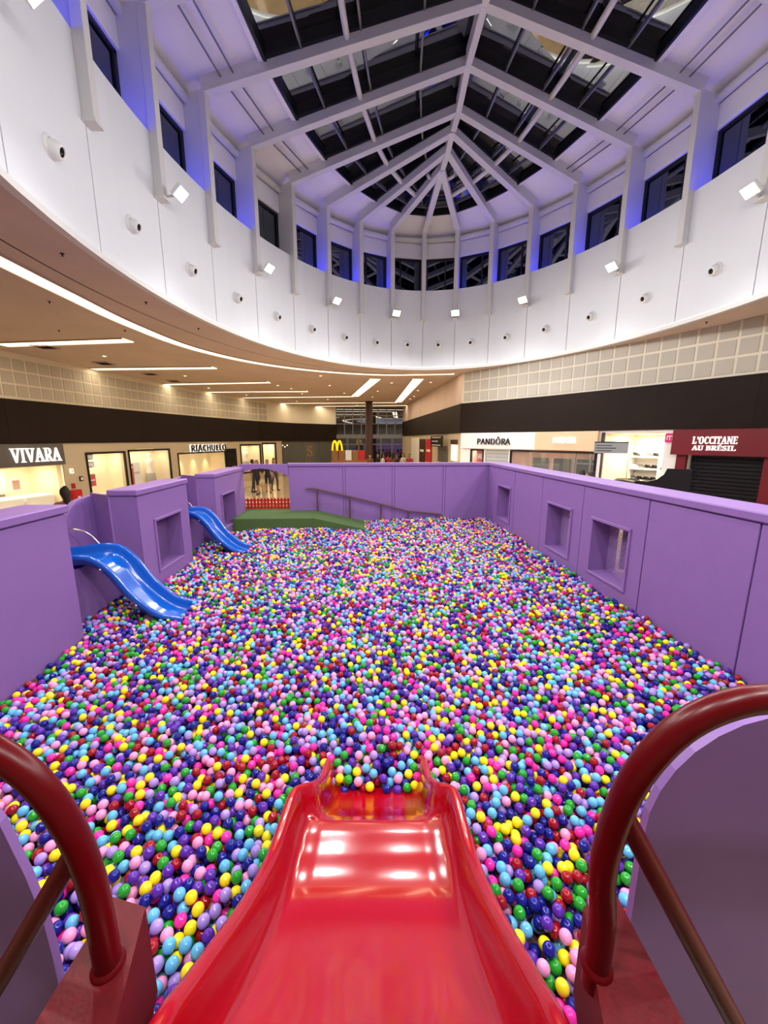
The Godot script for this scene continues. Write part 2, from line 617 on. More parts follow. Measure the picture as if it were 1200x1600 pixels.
func build_floodlights():
	for k in range(-15, 15):
		if k % 2 == 0: continue
		var th := deg_to_rad(12.0 * k)
		var n := ell_n(th)
		var t := Vector3(-n.z, 0, n.x)
		var o := thing("flood_lamp", "white square floodlight on a short arm at the foot of a drum column", "floodlight", ell(th, -0.17, 7.3), 0, "floodlights round the drum wall")
		var st := mb()
		beam(st, Vector3(0, 0.02, 0), -n * 0.2 + t * 0.05 + Vector3(0, 0.06, 0), 0.03, 0.03)
		obj("arm", st, M.white_steel, o)
		var aim := (-n * 0.95 + Vector3(0, -1.0, 0)).normalized()
		var x := t
		var y := aim.cross(x).normalized()
		var f := Transform3D(Basis(x, y, aim), -n * 0.26 + t * 0.05 + Vector3(0, 0.1, 0))
		st = mb()
		box(st, f, Vector3(0.3, 0.24, 0.07), 0.012)
		for i in 5: box(st, f * Transform3D(Basis.IDENTITY, Vector3(-0.1 + 0.05 * i, 0, -0.05)), Vector3(0.012, 0.2, 0.04))
		obj("housing", st, M.nozzle_white, o)
		st = mb()
		box(st, f * Transform3D(Basis.IDENTITY, Vector3(0, 0, 0.037)), Vector3(0.26, 0.2, 0.008))
		obj("lamp_face", st, M.flood_glow, o)
		var l := SpotLight3D.new()
		l.name = "lamp_light"
		l.light_energy = FLOOD
		l.light_color = Color(1.0, 0.99, 0.98)
		l.light_size = 0.12
		l.spot_range = 40.0
		l.spot_attenuation = 2.0
		l.spot_angle = 68.0
		l.spot_angle_attenuation = 0.6
		l.shadow_enabled = true
		o.add_child(l)
		l.position = f.origin + aim * 0.07
		l.basis = Basis.looking_at(aim, t)
	# blue light bars standing on the ledge behind the parapet
	for k in range(-10, 10):
		if k in [-5, -1, 0]: continue
		var a := deg_to_rad(12.0 * k + 6.0)
		var n := ell_n(a)
		var t := Vector3(-n.z, 0, n.x)
		var o := thing("blue_light_bar", "blue light bar on the ledge behind the white drum parapet", "light", ell(a, 0.3, 8.2), 0, "blue light bars on the drum ledge")
		var f := Transform3D(Basis(t, Vector3.UP, -n), Vector3.ZERO)
		var st := mb()
		box(st, f * Transform3D(Basis.IDENTITY, Vector3(0, 0.02, 0)), Vector3(0.7, 0.04, 0.07), 0.005)
		obj("housing", st, M.dark_metal, o)
		st = mb()
		box(st, f * Transform3D(Basis.IDENTITY, Vector3(0, 0.05, 0)), Vector3(0.66, 0.02, 0.04))
		obj("light_face", st, M.blue_glow, o)
		var l := OmniLight3D.new()
		l.name = "bar_light"
		l.light_energy = BLUE
		l.light_color = Color(0.2, 0.22, 1.0)
		l.light_size = 0.1
		l.omni_range = 12.0
		l.omni_attenuation = 2.0
		l.shadow_enabled = true
		o.add_child(l)
		l.position = Vector3(0, 0.09, 0)
	# air nozzles
	for k in range(-11, 11):
		var a := deg_to_rad(12.0 * k + 6.0)
		var n := ell_n(a)
		var o := thing("air_nozzle", "round white air nozzle with a dark mouth on the drum wall", "air nozzle", ell(a, 0.0, 6.42), 0, "air nozzles in a row round the drum")
		var y := -n
		var x := Vector3.UP.cross(y).normalized()
		var f := Transform3D(Basis(x, y, x.cross(y)), Vector3.ZERO)
		var st := mb(true)
		lathe(st, [Vector2(0.14, 0.0), Vector2(0.14, 0.015), Vector2(0.115, 0.03), Vector2(0.1, 0.035)], 18, f)
		obj("flange", st, M.nozzle_white, o)
		var d := (-n + Vector3(0, -0.35, 0)).normalized()
		var x2 := Vector3.UP.cross(d).normalized()
		var f2 := Transform3D(Basis(x2, d, x2.cross(d)), Vector3.ZERO)
		st = mb(true)
		lathe(st, [Vector2(0.1, 0.0), Vector2(0.105, 0.08), Vector2(0.095, 0.13), Vector2(0.075, 0.155), Vector2(0.06, 0.155), Vector2(0.052, 0.12)], 18, f2)
		obj("nozzle_ball", st, M.nozzle_white, o)
		st = mb(true)
		lathe(st, [Vector2(0.052, 0.14), Vector2(0.045, 0.11), Vector2(0.0, 0.1)], 14, f2)
		obj("mouth", st, M.black, o)

# ------------------------------------------------------------------ mall hall
func area_light(parent: Node, xf: Transform3D, size: Vector2, e: float, col: Color):
	var l := AreaLight3D.new()
	l.name = "area_light"
	l.area_size = size
	l.light_energy = e
	l.light_color = col
	l.area_range = 40.0
	l.area_attenuation = 2.0
	l.shadow_enabled = true
	parent.add_child(l)
	l.transform = xf
	return l

func down(at: Vector3, along: Vector3) -> Transform3D:
	# -Z of the light looks down, X along
	var x := along.normalized()
	return Transform3D(Basis(x, Vector3.UP.cross(x).normalized() * -1.0, Vector3.UP), at)

func build_hall():
	var st := mb()
	abox(st, Vector3(-20, -0.2, -40), Vector3(20, 0, 9))
	tag(obj("floor", st, M.floor), "polished beige mall floor around the ball pit", "floor", "", "structure")
	# ceiling with the oval opening
	st = mb()
	var c := Vector2(ECX, ECZ)
	for i in 120:
		var q := []
		for j in 2:
			var th := TAU * (i + j) / 120.0
			var e := ell(th, 0.05)
			var d := Vector2(e.x, e.z) - c
			var k := 1e9
			if d.x > 0: k = min(k, (20.0 - c.x) / d.x)
			if d.x < 0: k = min(k, (-20.0 - c.x) / d.x)
			if d.y > 0: k = min(k, (9.0 - c.y) / d.y)
			if d.y < 0: k = min(k, (-38.0 - c.y) / d.y)
			var w := c + d * k
			q.append(e)
			q.append(Vector3(w.x, 0, w.y))
		var y0 := Vector3(0, HC, 0)
		var y1 := Vector3(0, HC + 0.15, 0)
		face(st, [q[0] + y0, q[1] + y0, q[3] + y0, q[2] + y0], q[0] + Vector3(0, 9, 0))
		face(st, [q[0] + y1, q[1] + y1, q[3] + y1, q[2] + y1], q[0])
	tag(obj("ceiling", st, M.ceiling), "tan plaster mall ceiling around the oval atrium opening", "ceiling", "", "structure")
	st = mb()
	curved(st, -PI, PI, 120, 0.05, 0.95, HC - 0.03, HC - 0.001, false)
	tag(obj("trim_1", st, M.ceiling), "raised plaster soffit band round the atrium rim", "soffit", "", "structure")
	st = mb()
	curved(st, -2.6, 0.2, 90, 0.95, 0.985, HC - 0.028, HC - 0.001, false)
	tag(obj("trim_2", st, M.groove), "thin dark groove line in the ceiling parallel to the atrium rim", "groove", "", "structure")
	# corners of the ceiling beyond the fan are covered by its straight outer edges; rear and side walls
	st = mb()
	abox(st, Vector3(-14, 0, 6), Vector3(13, HC, 6.3))
	tag(obj("wall_back", st, M.grid_wall), "plain wall behind the slide platform", "wall", "", "structure")

	var LL := wall_length(LW)
	var RL := wall_length(RW)
	# left wall: tile band, brown band, shop front wall
	var lw := thing("wall_left", "left mall wall with square acoustic tiles over a dark brown band", "wall", Vector3.ZERO, 0, "", "structure")
	st = mb()
	strip(st, LW, 0, LL, 4.05, HC, 0.3)
	obj("plaster", st, M.grid_wall, lw)
	st = mb()
	strip(st, LW, 0, LL, 2.65, 4.05, 0.32, [], 0.05)
	obj("brown_band", st, M.band_brown, lw)
	tiles(lw, LW, hit(LW, 0, 600).x - 1.2, hit(LW, 420, 640).x, 4.1)
	var rw := thing("wall_right", "right mall wall with pale square acoustic tiles over a dark brown band", "wall", Vector3.ZERO, 0, "", "structure")
	st = mb()
	strip(st, RW, 0, RL, 4.25, HC, 0.3)
	obj("plaster", st, M.grid_wall, rw)
	st = mb()
	strip(st, RW, 0, RL, 3.05, 4.25, 0.32, [], 0.05)
	obj("brown_band", st, M.band_brown, rw)
	tiles(rw, RW, 0.05, hit(RW, 1199, 560).x + 1.0, 4.27)
	var cw := thing("wall_corridor", "right wall of the corridor with plain plaster over a brown band", "wall", Vector3.ZERO, 0, "", "structure")
	st = mb()
	strip(st, CW, 0, wall_length(CW), 4.25, HC, 0.3)
	obj("plaster", st, M.ceiling, cw)
	st = mb()
	strip(st, CW, 0, wall_length(CW), 3.05, 4.25, 0.32, [], 0.05)
	obj("brown_band", st, M.band_brown, cw)
	st = mb()
	strip(st, CW, 0, hit(CW, 705, 690).x, 0.0, 3.05, 0.3)
	strip(st, CW, hit(CW, 705, 690).x, wall_length(CW) + 0.0, 0.0, 3.05, 0.3)
	obj("shop_front", st, M.beige_wall, cw)

func tiles(parent: Node, poly: Array, s0: float, s1: float, y0: float):
	var pitch := 0.41
	var m := BoxMesh.new()
	m.size = Vector3(0.345, 0.345, 0.02)
	var n := int((s1 - s0) / pitch)
	for i in n:
		var f := on_wall(poly, s0 + (i + 0.5) * pitch)
		for j in 3:
			var y := y0 + 0.03 + 0.345 * 0.5 + j * pitch + 0.02
			if y + 0.17 > HC: continue
			var o := obj("tile", m, M.tile, parent)
			o.transform = f * Transform3D(Basis.IDENTITY, Vector3(0, y, 0.008))

func slot_light(called: String, label: String, pts: Array, width: float, e: float, group := ""):
	# a recessed luminous strip in the ceiling along a polyline
	var o := thing(called, label, "light", Vector3(pts[0].x, HC, pts[0].z), 0, group)
	var st := mb()
	var tr := mb()
	for i in pts.size() - 1:
		var a: Vector3 = pts[i] - o.position; var b: Vector3 = pts[i + 1] - o.position
		a.y = 0; b.y = 0
		var d := (b - a).normalized()
		var t0: Vector3 = d if i == 0 else ((pts[i] - pts[i - 1]).normalized() + d).normalized()
		var t1: Vector3 = d if i == pts.size() - 2 else ((pts[i + 2] - pts[i + 1]).normalized() + d).normalized()
		var n0 := Vector3(-t0.z, 0, t0.x); var n1 := Vector3(-t1.z, 0, t1.x)
		var h := width * 0.5
		slab4(st, a - n0 * h + Vector3(0, -0.02, 0), b - n1 * h + Vector3(0, -0.02, 0), b + n1 * h + Vector3(0, -0.02, 0), a + n0 * h + Vector3(0, -0.02, 0), 0.015)
		for s in [-1.0, 1.0]:
			slab4(tr, a + n0 * (h * s) + Vector3(0, -0.035, 0), b + n1 * (h * s) + Vector3(0, -0.035, 0), b + n1 * ((h + 0.025) * s) + Vector3(0, -0.035, 0), a + n0 * ((h + 0.025) * s) + Vector3(0, -0.035, 0), 0.035)
	obj("diffuser", st, M.strip_glow, o)
	obj("trim", tr, M.ceiling, o)
	var acc: float = 0.0
	var step: int = max(1, int(ceil(pts.size() / 8.0)))
	for i in range(0, pts.size() - 1, step):
		var a: Vector3 = pts[i]; var b: Vector3 = pts[min(i + step, pts.size() - 1)]
		var l := a.distance_to(b)
		if l < 0.05: continue
		var mid := (a + b) * 0.5 - o.position
		mid.y = -0.05
		area_light(o, down(mid, b - a), Vector2(l * 0.95, width * 0.9), e * l, Color(1.0, 0.9, 0.76))
	return o

func build_ceiling_lights():
	var cove := [Vector3(-5.3, HC, -1.5), Vector3(-5.7, HC, -4.2), Vector3(-5.88, HC, -6.5), Vector3(-5.97, HC, -7.8), Vector3(-6.05, HC, -9.8), Vector3(-5.75, HC, -12.25), Vector3(-4.58, HC, -14.5), Vector3(-2.57, HC, -16.2), Vector3(0, HC, -17.1), Vector3(2.94, HC, -16.85)]
	slot_light("curved_cove_light", "long curved warm light strip sweeping along the ceiling beside the atrium rim", smooth_path(cove, 5), 0.34, COVE)
	var ends := [
		[[0, 538], [200, 531], "straight ceiling light strip above the jewellery shop window"],
		[[145, 576], [335, 574], "straight ceiling light strip, second along the left hall from the jewellery shop"],
		[[255, 600], [420, 597], "straight ceiling light strip, third along the left hall from the jewellery shop"],
		[[325, 612], [480, 611], "straight ceiling light strip, fourth along the left hall from the jewellery shop"],
		[[380, 621], [552, 619], "straight ceiling light strip meeting the foot of the left slanting light"],
		[[425, 630], [620, 628.5], "straight ceiling light strip meeting the foot of the right slanting light"],
		[[460, 635], [640, 633], "last straight ceiling light strip before the glass exit wall"]]
	for e in ends:
		var a := at_height(e[0][0], e[0][1], HC)
		var b := at_height(e[1][0], e[1][1], HC)
		slot_light("linear_ceiling_light", e[2], [a, b], 0.42, SLOT)
	slot_light("slanting_ceiling_light", "slanting double width ceiling light running down the corridor, left of two", [at_height(554, 619, HC), at_height(586, 592, HC)], 0.5, SLOT)
	slot_light("slanting_ceiling_light", "slanting double width ceiling light running down the corridor, right of two", [at_height(622, 628, HC), at_height(653, 592, HC)], 0.5, SLOT)
	# small downlights
	for p in [[163, 556], [289, 587], [326, 606], [385, 617], [434, 602], [455, 607], [501, 587], [515, 602], [538, 614], [472, 615], [558, 633], [590, 611], [612, 598], [637, 605], [653, 610], [647, 619], [673, 597], [582, 620], [512, 624], [464, 627], [641, 623], [545, 629]]:
		var at := at_height(p[0], p[1], HC)
		var o := thing("downlight", "small round glowing downlight set in the tan ceiling", "downlight", at, 0, "small downlights in the mall ceiling")
		var st := mb(true)
		lathe(st, [Vector2(0.09, -0.001), Vector2(0.09, -0.012), Vector2(0.06, -0.014), Vector2(0.055, -0.004)], 14)
		obj("bezel", st, M.white, o)
		st = mb(true)
		lathe(st, [Vector2(0.056, -0.01), Vector2(0.03, -0.018), Vector2(0.0, -0.02)], 12)
		obj("bulb", st, M.spot_glow, o)
	for p in [[70, 541], [163, 567], [235, 584], [272, 595]]:
		var at := at_height(p[0], p[1], HC)
		var o := thing("ceiling_vent", "square dark air vent in the tan ceiling between light strips", "vent", at, 0, "dark vents in the mall ceiling")
		var st := mb()
		abox(st, Vector3(-0.25, -0.012, -0.25), Vector3(0.25, -0.001, 0.25))
		obj("backing", st, M.black, o)
		for i in 4:
			st = mb()
			beam(st, Vector3(-0.22, -0.02, -0.15 + i * 0.1), Vector3(0.22, -0.02, -0.15 + i * 0.1), 0.012, 0.03)
			obj("slat", st, M.dark_metal, o)
		st = mb()
		for s in [-1.0, 1.0]:
			beam(st, Vector3(-0.26, -0.02, s * 0.25), Vector3(0.26, -0.02, s * 0.25), 0.03, 0.03)
			beam(st, Vector3(s * 0.25, -0.02, -0.26), Vector3(s * 0.25, -0.02, 0.26), 0.03, 0.03)
		obj("frame", st, M.ceiling, o)
	for p in [[97, 396], [228, 472], [77, 471], [92, 516], [195, 516], [310, 513], [1104, 503]]:
		var at := at_height(p[0], p[1], HC - 0.03)
		var st := mb(true)
		lathe(st, [Vector2(0.03, 0.0), Vector2(0.025, -0.012), Vector2(0.008, -0.015), Vector2(0.008, -0.035), Vector2(0.02, -0.038), Vector2(0.0, -0.042)], 10)
		var o := obj("sprinkler", st, M.dark_metal)
		o.position = at
		tag(o, "tiny dark sprinkler head hanging from the ceiling near the atrium rim", "sprinkler", "sprinkler heads in the ceiling")

# ------------------------------------------------------------------ ball pit (pit coordinates)
func pthing(called: String, label: String, category: String, base: Vector3, group := "") -> Node3D:
	return thing(called, label, category, pit_to_world(base), PIT, group)

func pobj(called: String, st, m: Material, parent: Node3D, base: Vector3) -> MeshInstance3D:
	return obj(called, st, m, parent, -base)

func holed(st: SurfaceTool, f: Transform3D, u0: float, u1: float, v0: float, v1: float, w0: float, w1: float, hole, bev := 0.0):
	if hole == null:
		abox(st, Vector3(u0, v0, w0), Vector3(u1, v1, w1), bev, f)
		return
	abox(st, Vector3(u0, v0, w0), Vector3(u1, hole[2], w1), 0, f)
	abox(st, Vector3(u0, hole[3], w0), Vector3(u1, v1, w1), 0, f)
	abox(st, Vector3(u0, hole[2], w0), Vector3(hole[0], hole[3], w1), 0, f)
	abox(st, Vector3(hole[1], hole[2], w0), Vector3(u1, hole[3], w1), 0, f)

func pit_run(o: Node3D, base: Vector3, a: Vector2, b: Vector2, out: Vector2, top: float, thick: float, seams: Array, windows: Array, batten := 0.0):
	var t := (b - a).normalized()
	var len := a.distance_to(b)
	var f := Transform3D(Basis(Vector3(t.x, 0, t.y), Vector3.UP, Vector3(out.x, 0, out.y)), Vector3(a.x, 0, a.y))
	var cuts := [0.0] + seams + [len]
	var lip := top - 0.085
	var st: SurfaceTool
	for i in cuts.size() - 1:
		var hole = null
		for w in windows:
			if w[0] > cuts[i] and w[1] < cuts[i + 1]: hole = w
		var g0 := 0.008 + (batten * 0.5 if i > 0 else 0.0)
		var g1 := 0.008 + (batten * 0.5 if i < cuts.size() - 2 else 0.0)
		st = mb()
		holed(st, f, cuts[i] + g0, cuts[i + 1] - g1, 0.25, lip - 0.012, 0.0, 0.02, hole, 0.004)
		pobj("panel", st, M.purple, o, base)
		st = mb()
		holed(st, f, cuts[i], cuts[i + 1], 0.0, lip, 0.021, thick, hole)
		pobj("core", st, M.purple, o, base)
		if batten > 0.0 and i > 0:
			st = mb()
			abox(st, Vector3(cuts[i] - batten * 0.5, 0.25, -0.006), Vector3(cuts[i] + batten * 0.5, lip - 0.012, 0.02), 0.003, f)
			pobj("batten", st, M.purple, o, base)
		if hole != null:
			st = mb()
			var q := 0.035
			abox(st, Vector3(hole[0] - q, hole[3] - 0.005, -0.03), Vector3(hole[1] + q, hole[3] + q, 0.0), 0.005, f)
			abox(st, Vector3(hole[0] - q, hole[2] - q, -0.02), Vector3(hole[1] + q, hole[2] + 0.005, 0.0), 0.005, f)
			abox(st, Vector3(hole[0] - q, hole[2], -0.02), Vector3(hole[0] + 0.004, hole[3], 0.0), 0.005, f)
			abox(st, Vector3(hole[1] - 0.004, hole[2], -0.02), Vector3(hole[1] + q, hole[3], 0.0), 0.005, f)
			pobj("window_frame", st, M.purple, o, base)
			# diagonal wire mesh on the outer face
			st = mb()
			var W: float = hole[1] - hole[0]
			var H: float = hole[3] - hole[2]
			var x := -H
			while x < W:
				for s in 2:
					var p0 := Vector2(x, 0); var p1 := Vector2(x + H, H)
					if p0.x < 0: p0 = Vector2(0, -x)
					if p1.x > W: p1 = Vector2(W, W - x)
					if s == 1: p0.y = H - p0.y; p1.y = H - p1.y
					beam(st, f * Vector3(hole[0] + p0.x, hole[2] + p0.y, thick * 0.66 - s * 0.006), f * Vector3(hole[0] + p1.x, hole[2] + p1.y, thick * 0.66 - s * 0.006), 0.006, 0.006, Vector3(out.x, 0, out.y))
				x += 0.035
			pobj("wire_mesh", st, M.purple, o, base)
	st = mb()
	abox(st, Vector3(-0.02, lip, -0.025), Vector3(len + 0.02, top, thick + 0.025), 0.012, f)
	pobj("cap", st, M.purple, o, base)

func slide_mesh(path: Array, depth := 1.0, thick := 0.022) -> SurfaceTool:
	# path of Vector3(forward, rail height, half width); slide runs along -z from the origin
	var pts := smooth_path(path, 10)
	var st := mb(true)
	var rings := []
	for i in pts.size():
		var a: Vector3 = pts[max(i - 1, 0)]; var b: Vector3 = pts[min(i + 1, pts.size() - 1)]
		var t := Vector2(b.x - a.x, b.y - a.y).normalized()
		var up := Vector2(-t.y, t.x)
		var w: float = pts[i].z
		var half := [[w - 0.004, -0.075], [w, -0.055], [w, -0.02], [w - 0.009, -0.005], [w - 0.025, 0.0], [w - 0.042, -0.006], [w - 0.052, -0.025], [w - 0.06, -0.07], [w - 0.068, -0.11], [w - 0.085, -0.14], [w - 0.115, -0.153], [w - 0.2, -0.155]]
		var sec := []
		for q in half: sec.append(Vector2(-q[0], q[1] * depth))
		sec.append(Vector2(0, -0.155 * depth))
		for j in range(half.size() - 1, -1, -1): sec.append(Vector2(half[j][0], half[j][1] * depth))
		# underside back to the start
		for q in [[w - 0.018, -0.075], [w - 0.035, -0.08], [w - 0.05, -0.125], [w - 0.08, -0.168], [w - 0.15, -0.18]]: sec.append(Vector2(q[0], q[1] * depth))
		for q in [[w - 0.15, -0.18], [w - 0.08, -0.168], [w - 0.05, -0.125], [w - 0.035, -0.08], [w - 0.018, -0.075]]: sec.append(Vector2(-q[0], q[1] * depth))
		var ring := []
		for q in sec:
			ring.append(Vector3(q.x, pts[i].y + up.y * q.y, -(pts[i].x + up.x * q.y)))
		rings.append(ring)
	var n: int = rings[0].size()
	for i in rings.size() - 1:
		for k in n:
			var k2 := (k + 1) % n
			var a: Vector3 = rings[i][k]; var b: Vector3 = rings[i][k2]; var c: Vector3 = rings[i + 1][k2]; var d: Vector3 = rings[i + 1][k]
			st.add_vertex(a); st.add_vertex(b); st.add_vertex(c)
			st.add_vertex(a); st.add_vertex(c); st.add_vertex(d)
	return st

const SLIDE_X := -0.05

func build_pit():
	var base: Vector3
	var o: Node3D
	var st: SurfaceTool
	# right wall
	base = Vector3(3.32, 0, -5.4)
	o = pthing("ball_pit_wall", "long purple right pit wall with three square mesh windows", "pit wall", base)
	pit_run(o, base, Vector2(3.32, -0.85), Vector2(3.32, -9.975), Vector2(1, 0), 2.2, 0.4, [0.8, 2.1, 3.36, 4.69, 6.02, 7.34, 8.66], [[3.63, 4.39, 0.9, 1.67], [4.99, 5.75, 0.9, 1.68], [7.55, 8.32, 0.92, 1.69]])
	# left near
	base = Vector3(-3.05, 0, -2.4)
	o = pthing("ball_pit_wall", "plain purple left pit wall before the first blue slide", "pit wall", base)
	pit_run(o, base, Vector2(-3.05, -0.85), Vector2(-3.05, -4.05), Vector2(-1, 0), 2.14, 0.4, [0.6, 1.9], [])
	base = Vector3(-3.05, 0, -6.05)
	o = pthing("ball_pit_wall", "purple pit wall block with a mesh window, between the two blue slides", "pit wall", base)
	pit_run(o, base, Vector2(-3.05, -5.3), Vector2(-3.05, -6.8), Vector2(-1, 0), 2.13, 0.35, [], [[0.39, 1.16, 0.87, 1.62]])
	base = Vector3(-3.05, 0, -9.0)
	o = pthing("ball_pit_wall", "purple pit wall block with a window, beside the entrance arch", "pit wall", base)
	pit_run(o, base, Vector2(-3.05, -8.05), Vector2(-3.05, -9.98), Vector2(-1, 0), 2.1, 0.35, [], [[0.35, 1.17, 0.87, 1.6]])
	# bays behind the blue slides
	for i in 2:
		var dz := -2.75 * i
		base = Vector3(-3.6, 0, -4.68 + dz)
		o = pthing("slide_bay_wall", "purple recessed wall with rounded opening behind the %s blue slide" % ["bigger looking first", "second"][i] if false else ["purple recessed wall with a rounded opening behind the blue slide next to the plain wall", "purple recessed wall with a rounded opening behind the blue slide next to the entrance"][i], "pit wall", base)
		st = mb()
		abox(st, Vector3(-3.38, 0.0, -5.3 + dz), Vector3(-3.35, 1.3, -4.05 + dz), 0.003)
		pobj("riser_panel", st, M.purple, o, base)
		st = mb()
		abox(st, Vector3(-4.7, 1.22, -5.5 + dz), Vector3(-3.38, 1.3, -3.9 + dz))
		pobj("deck", st, M.purple, o, base)
		for s in [-1.0, 1.0]:
			st = mb()
			var zc := -4.68 + dz
			var ze: float = 0.62 * s
			beam(st, Vector3(-3.4, 1.03, zc + ze), Vector3(-3.8, 1.03, zc + ze + 0.26 * s), 0.04, 2.06, Vector3.UP)
			pobj("wing_panel", st, M.purple, o, base)
			# cheek with a rounded top corner: polygon in (distance from opening edge, height)
			var poly := PackedVector2Array([Vector2(0.0, 0.0), Vector2(0.0, 1.65)])
			for k in range(1, 9):
				var a := PI * 0.5 * k / 8.0
				poly.append(Vector2(0.36 * (1.0 - cos(a)), 1.65 + 0.36 * sin(a)))
			poly.append(Vector2(0.58, 2.03)); poly.append(Vector2(0.58, 0.0))
			st = mb()
			prism(st, poly, 0.08, Transform3D(Basis(Vector3(0, 0, s), Vector3.UP, Vector3(-1, 0, 0)), Vector3(-3.78, 0, zc + 0.32 * s)))
			pobj("cheek_panel", st, M.purple, o, base)
	# back wall
	base = Vector3(0.7, 0, -9.98)
	o = pthing("ball_pit_wall", "purple far pit wall with battens behind the sloping handrail", "pit wall", base)
	pit_run(o, base, Vector2(-1.9, -9.98), Vector2(3.6, -9.98), Vector2(0, -1), 2.195, 0.12, [1.42, 2.7, 4.04], [], 0.055)
	base = Vector3(-2.48, 0, -9.98)
	o = pthing("entrance_arch", "purple arched header over the pit entrance with the red fence", "arch", base)
	st = mb()
	var arch := PackedVector2Array([Vector2(-3.12, 2.17), Vector2(-1.9, 2.17)])
	for k in 11:
		var q := k / 10.0
		arch.append(Vector2(lerpf(-1.9, -3.12, q), 1.84 + 0.2 * sin(PI * (0.12 + 0.88 * (1.0 - q))) + 0.02))
	prism(st, arch, 0.1, Transform3D(Basis.IDENTITY, Vector3(0, 0, -10.08)))
	pobj("header", st, M.purple, o, base)
	st = mb()
	abox(st, Vector3(-3.3, 0, -10.1), Vector3(-3.07, 2.12, -9.98))
	pobj("jamb", st, M.purple, o, base)
	# handrail
	base = Vector3(0.0, 0.9, -9.87)
	o = pthing("handrail", "thin brown handrail sloping down along the far purple wall", "handrail", base)
	st = mb()
	tube(st, [Vector3(-1.465, 1.55, -9.87), Vector3(-1.236, 1.549, -9.87), Vector3(-0.365, 1.341, -9.87), Vector3(0.47, 1.13, -9.87), Vector3(1.182, 0.94, -9.87), Vector3(2.09, 0.84, -9.87)], 0.024, 10)
	pobj("rail", st, M.rail_brown, o, base)
	for p in [[-1.17, 0.95, 1.53], [-0.34, 0.7, 1.33], [0.47, 0.5, 1.12], [1.19, 0.5, 0.93], [1.95, 0.5, 0.85]]:
		st = mb()
		tube(st, [Vector3(p[0], p[1], -9.87), Vector3(p[0], p[2], -9.87)], 0.022, 8)
		pobj("post", st, M.rail_brown, o, base)
	# green entrance platform and ramp
	base = Vector3(-2.0, 0, -9.5)
	o = pthing("entrance_ramp", "green carpeted entrance platform and ramp sinking into the balls", "ramp", base)
	st = mb()
	abox(st, Vector3(-3.05, 0.0, -9.97), Vector3(-1.2, 0.97, -8.95), 0.01)
	abox(st, Vector3(-3.4, 0.0, -10.9), Vector3(-1.92, 0.96, -9.97))
	pobj("platform", st, M.turf, o, base)
	st = mb()
	prism(st, PackedVector2Array([Vector2(-1.2, 0.97), Vector2(1.4, 0.35), Vector2(1.4, 0.0), Vector2(-1.2, 0.0)]), 1.0, Transform3D(Basis.IDENTITY, Vector3(0, 0, -9.97)))
	pobj("slope", st, M.turf, o, base)
	# red picket fence in the entrance
	base = Vector3(-2.5, 0.97, -10.25)
	o = pthing("picket_fence", "low red plastic picket fence across the pit entrance", "fence", base)
	for y in [1.0, 1.1, 1.2]:
		st = mb()
		abox(st, Vector3(-3.25, y - 0.02, -10.27), Vector3(-1.85, y + 0.02, -10.25), 0.004)
		pobj("rail", st, M.fence_red, o, base)
	for i in 15:
		var x := -3.13 + i * 0.088
		st = mb()
		prism(st, PackedVector2Array([Vector2(-0.026, 0.97), Vector2(0.026, 0.97), Vector2(0.026, 1.24), Vector2(0.012, 1.26), Vector2(-0.012, 1.26), Vector2(-0.026, 1.24)]), 0.015, Transform3D(Basis.IDENTITY, Vector3(x, 0, -10.25)))
		pobj("picket", st, M.fence_red, o, base)
	st = mb()
	abox(st, Vector3(-3.3, 0.97, -10.3), Vector3(-3.14, 1.25, -10.22), 0.006)
	pobj("post", st, M.fence_red, o, base)
	# pit floor below the balls
	st = mb()
	abox(st, Vector3(-3.4, 0.0, -9.98), Vector3(3.35, 0.53, -0.8))
	o = obj("pit_base", st, M.rail_brown)
	o.rotation.y = PIT
	tag(o, "raised pit floor underneath the coloured balls", "floor", "", "structure")
	# blue slides
	for i in 2:
		var dz := -2.75 * i
		base = Vector3(-3.3, 0.0, -4.7 + dz)
		o = pthing("blue_slide", ["wavy blue slide beside the plain purple wall, ending in the balls", "wavy blue slide nearer the entrance arch, ending in the balls"][i], "slide", base, "blue slides on the left wall")
		st = slide_mesh([Vector3(-3.75, 1.44, 0.29), Vector3(-3.5, 1.47, 0.29), Vector3(-3.28, 1.49, 0.29), Vector3(-3.1, 1.45, 0.29), Vector3(-2.93, 1.3, 0.285), Vector3(-2.75, 1.03, 0.28), Vector3(-2.55, 0.82, 0.275), Vector3(-2.4, 0.73, 0.27), Vector3(-2.18, 0.68, 0.27)], 0.85)
		var ch := obj("chute", st, M.blue_slide, o)
		ch.transform = Transform3D(Basis(Vector3.UP, -PI * 0.5), -base + Vector3(0, 0, -4.7 + dz))
		for s in [-1.0, 1.0]:
			st = mb()
			var z: float = -4.7 + dz + s * 0.26
			tube(st, smooth_path([Vector3(-3.95, 1.3, z), Vector3(-3.9, 1.52, z), Vector3(-3.75, 1.66, z), Vector3(-3.62, 1.665, z), Vector3(-3.49, 1.61, z), Vector3(-3.41, 1.52, z), Vector3(-3.36, 1.44, z)], 4), 0.012, 8)
			pobj("handle", st, M.chrome, o, base)
		st = mb()
		for q in [Vector3(-3.05, 1.31, -4.42 + dz), Vector3(-2.7, 0.86, -4.42 + dz)]:
			var st2 := mb(true)
			lathe(st2, [Vector2(0.018, 0.0), Vector2(0.016, 0.008), Vector2(0.0, 0.012)], 10, Transform3D(Basis(Vector3.RIGHT, PI * 0.5), q))
			pobj("bolt", st2, M.chrome, o, base)

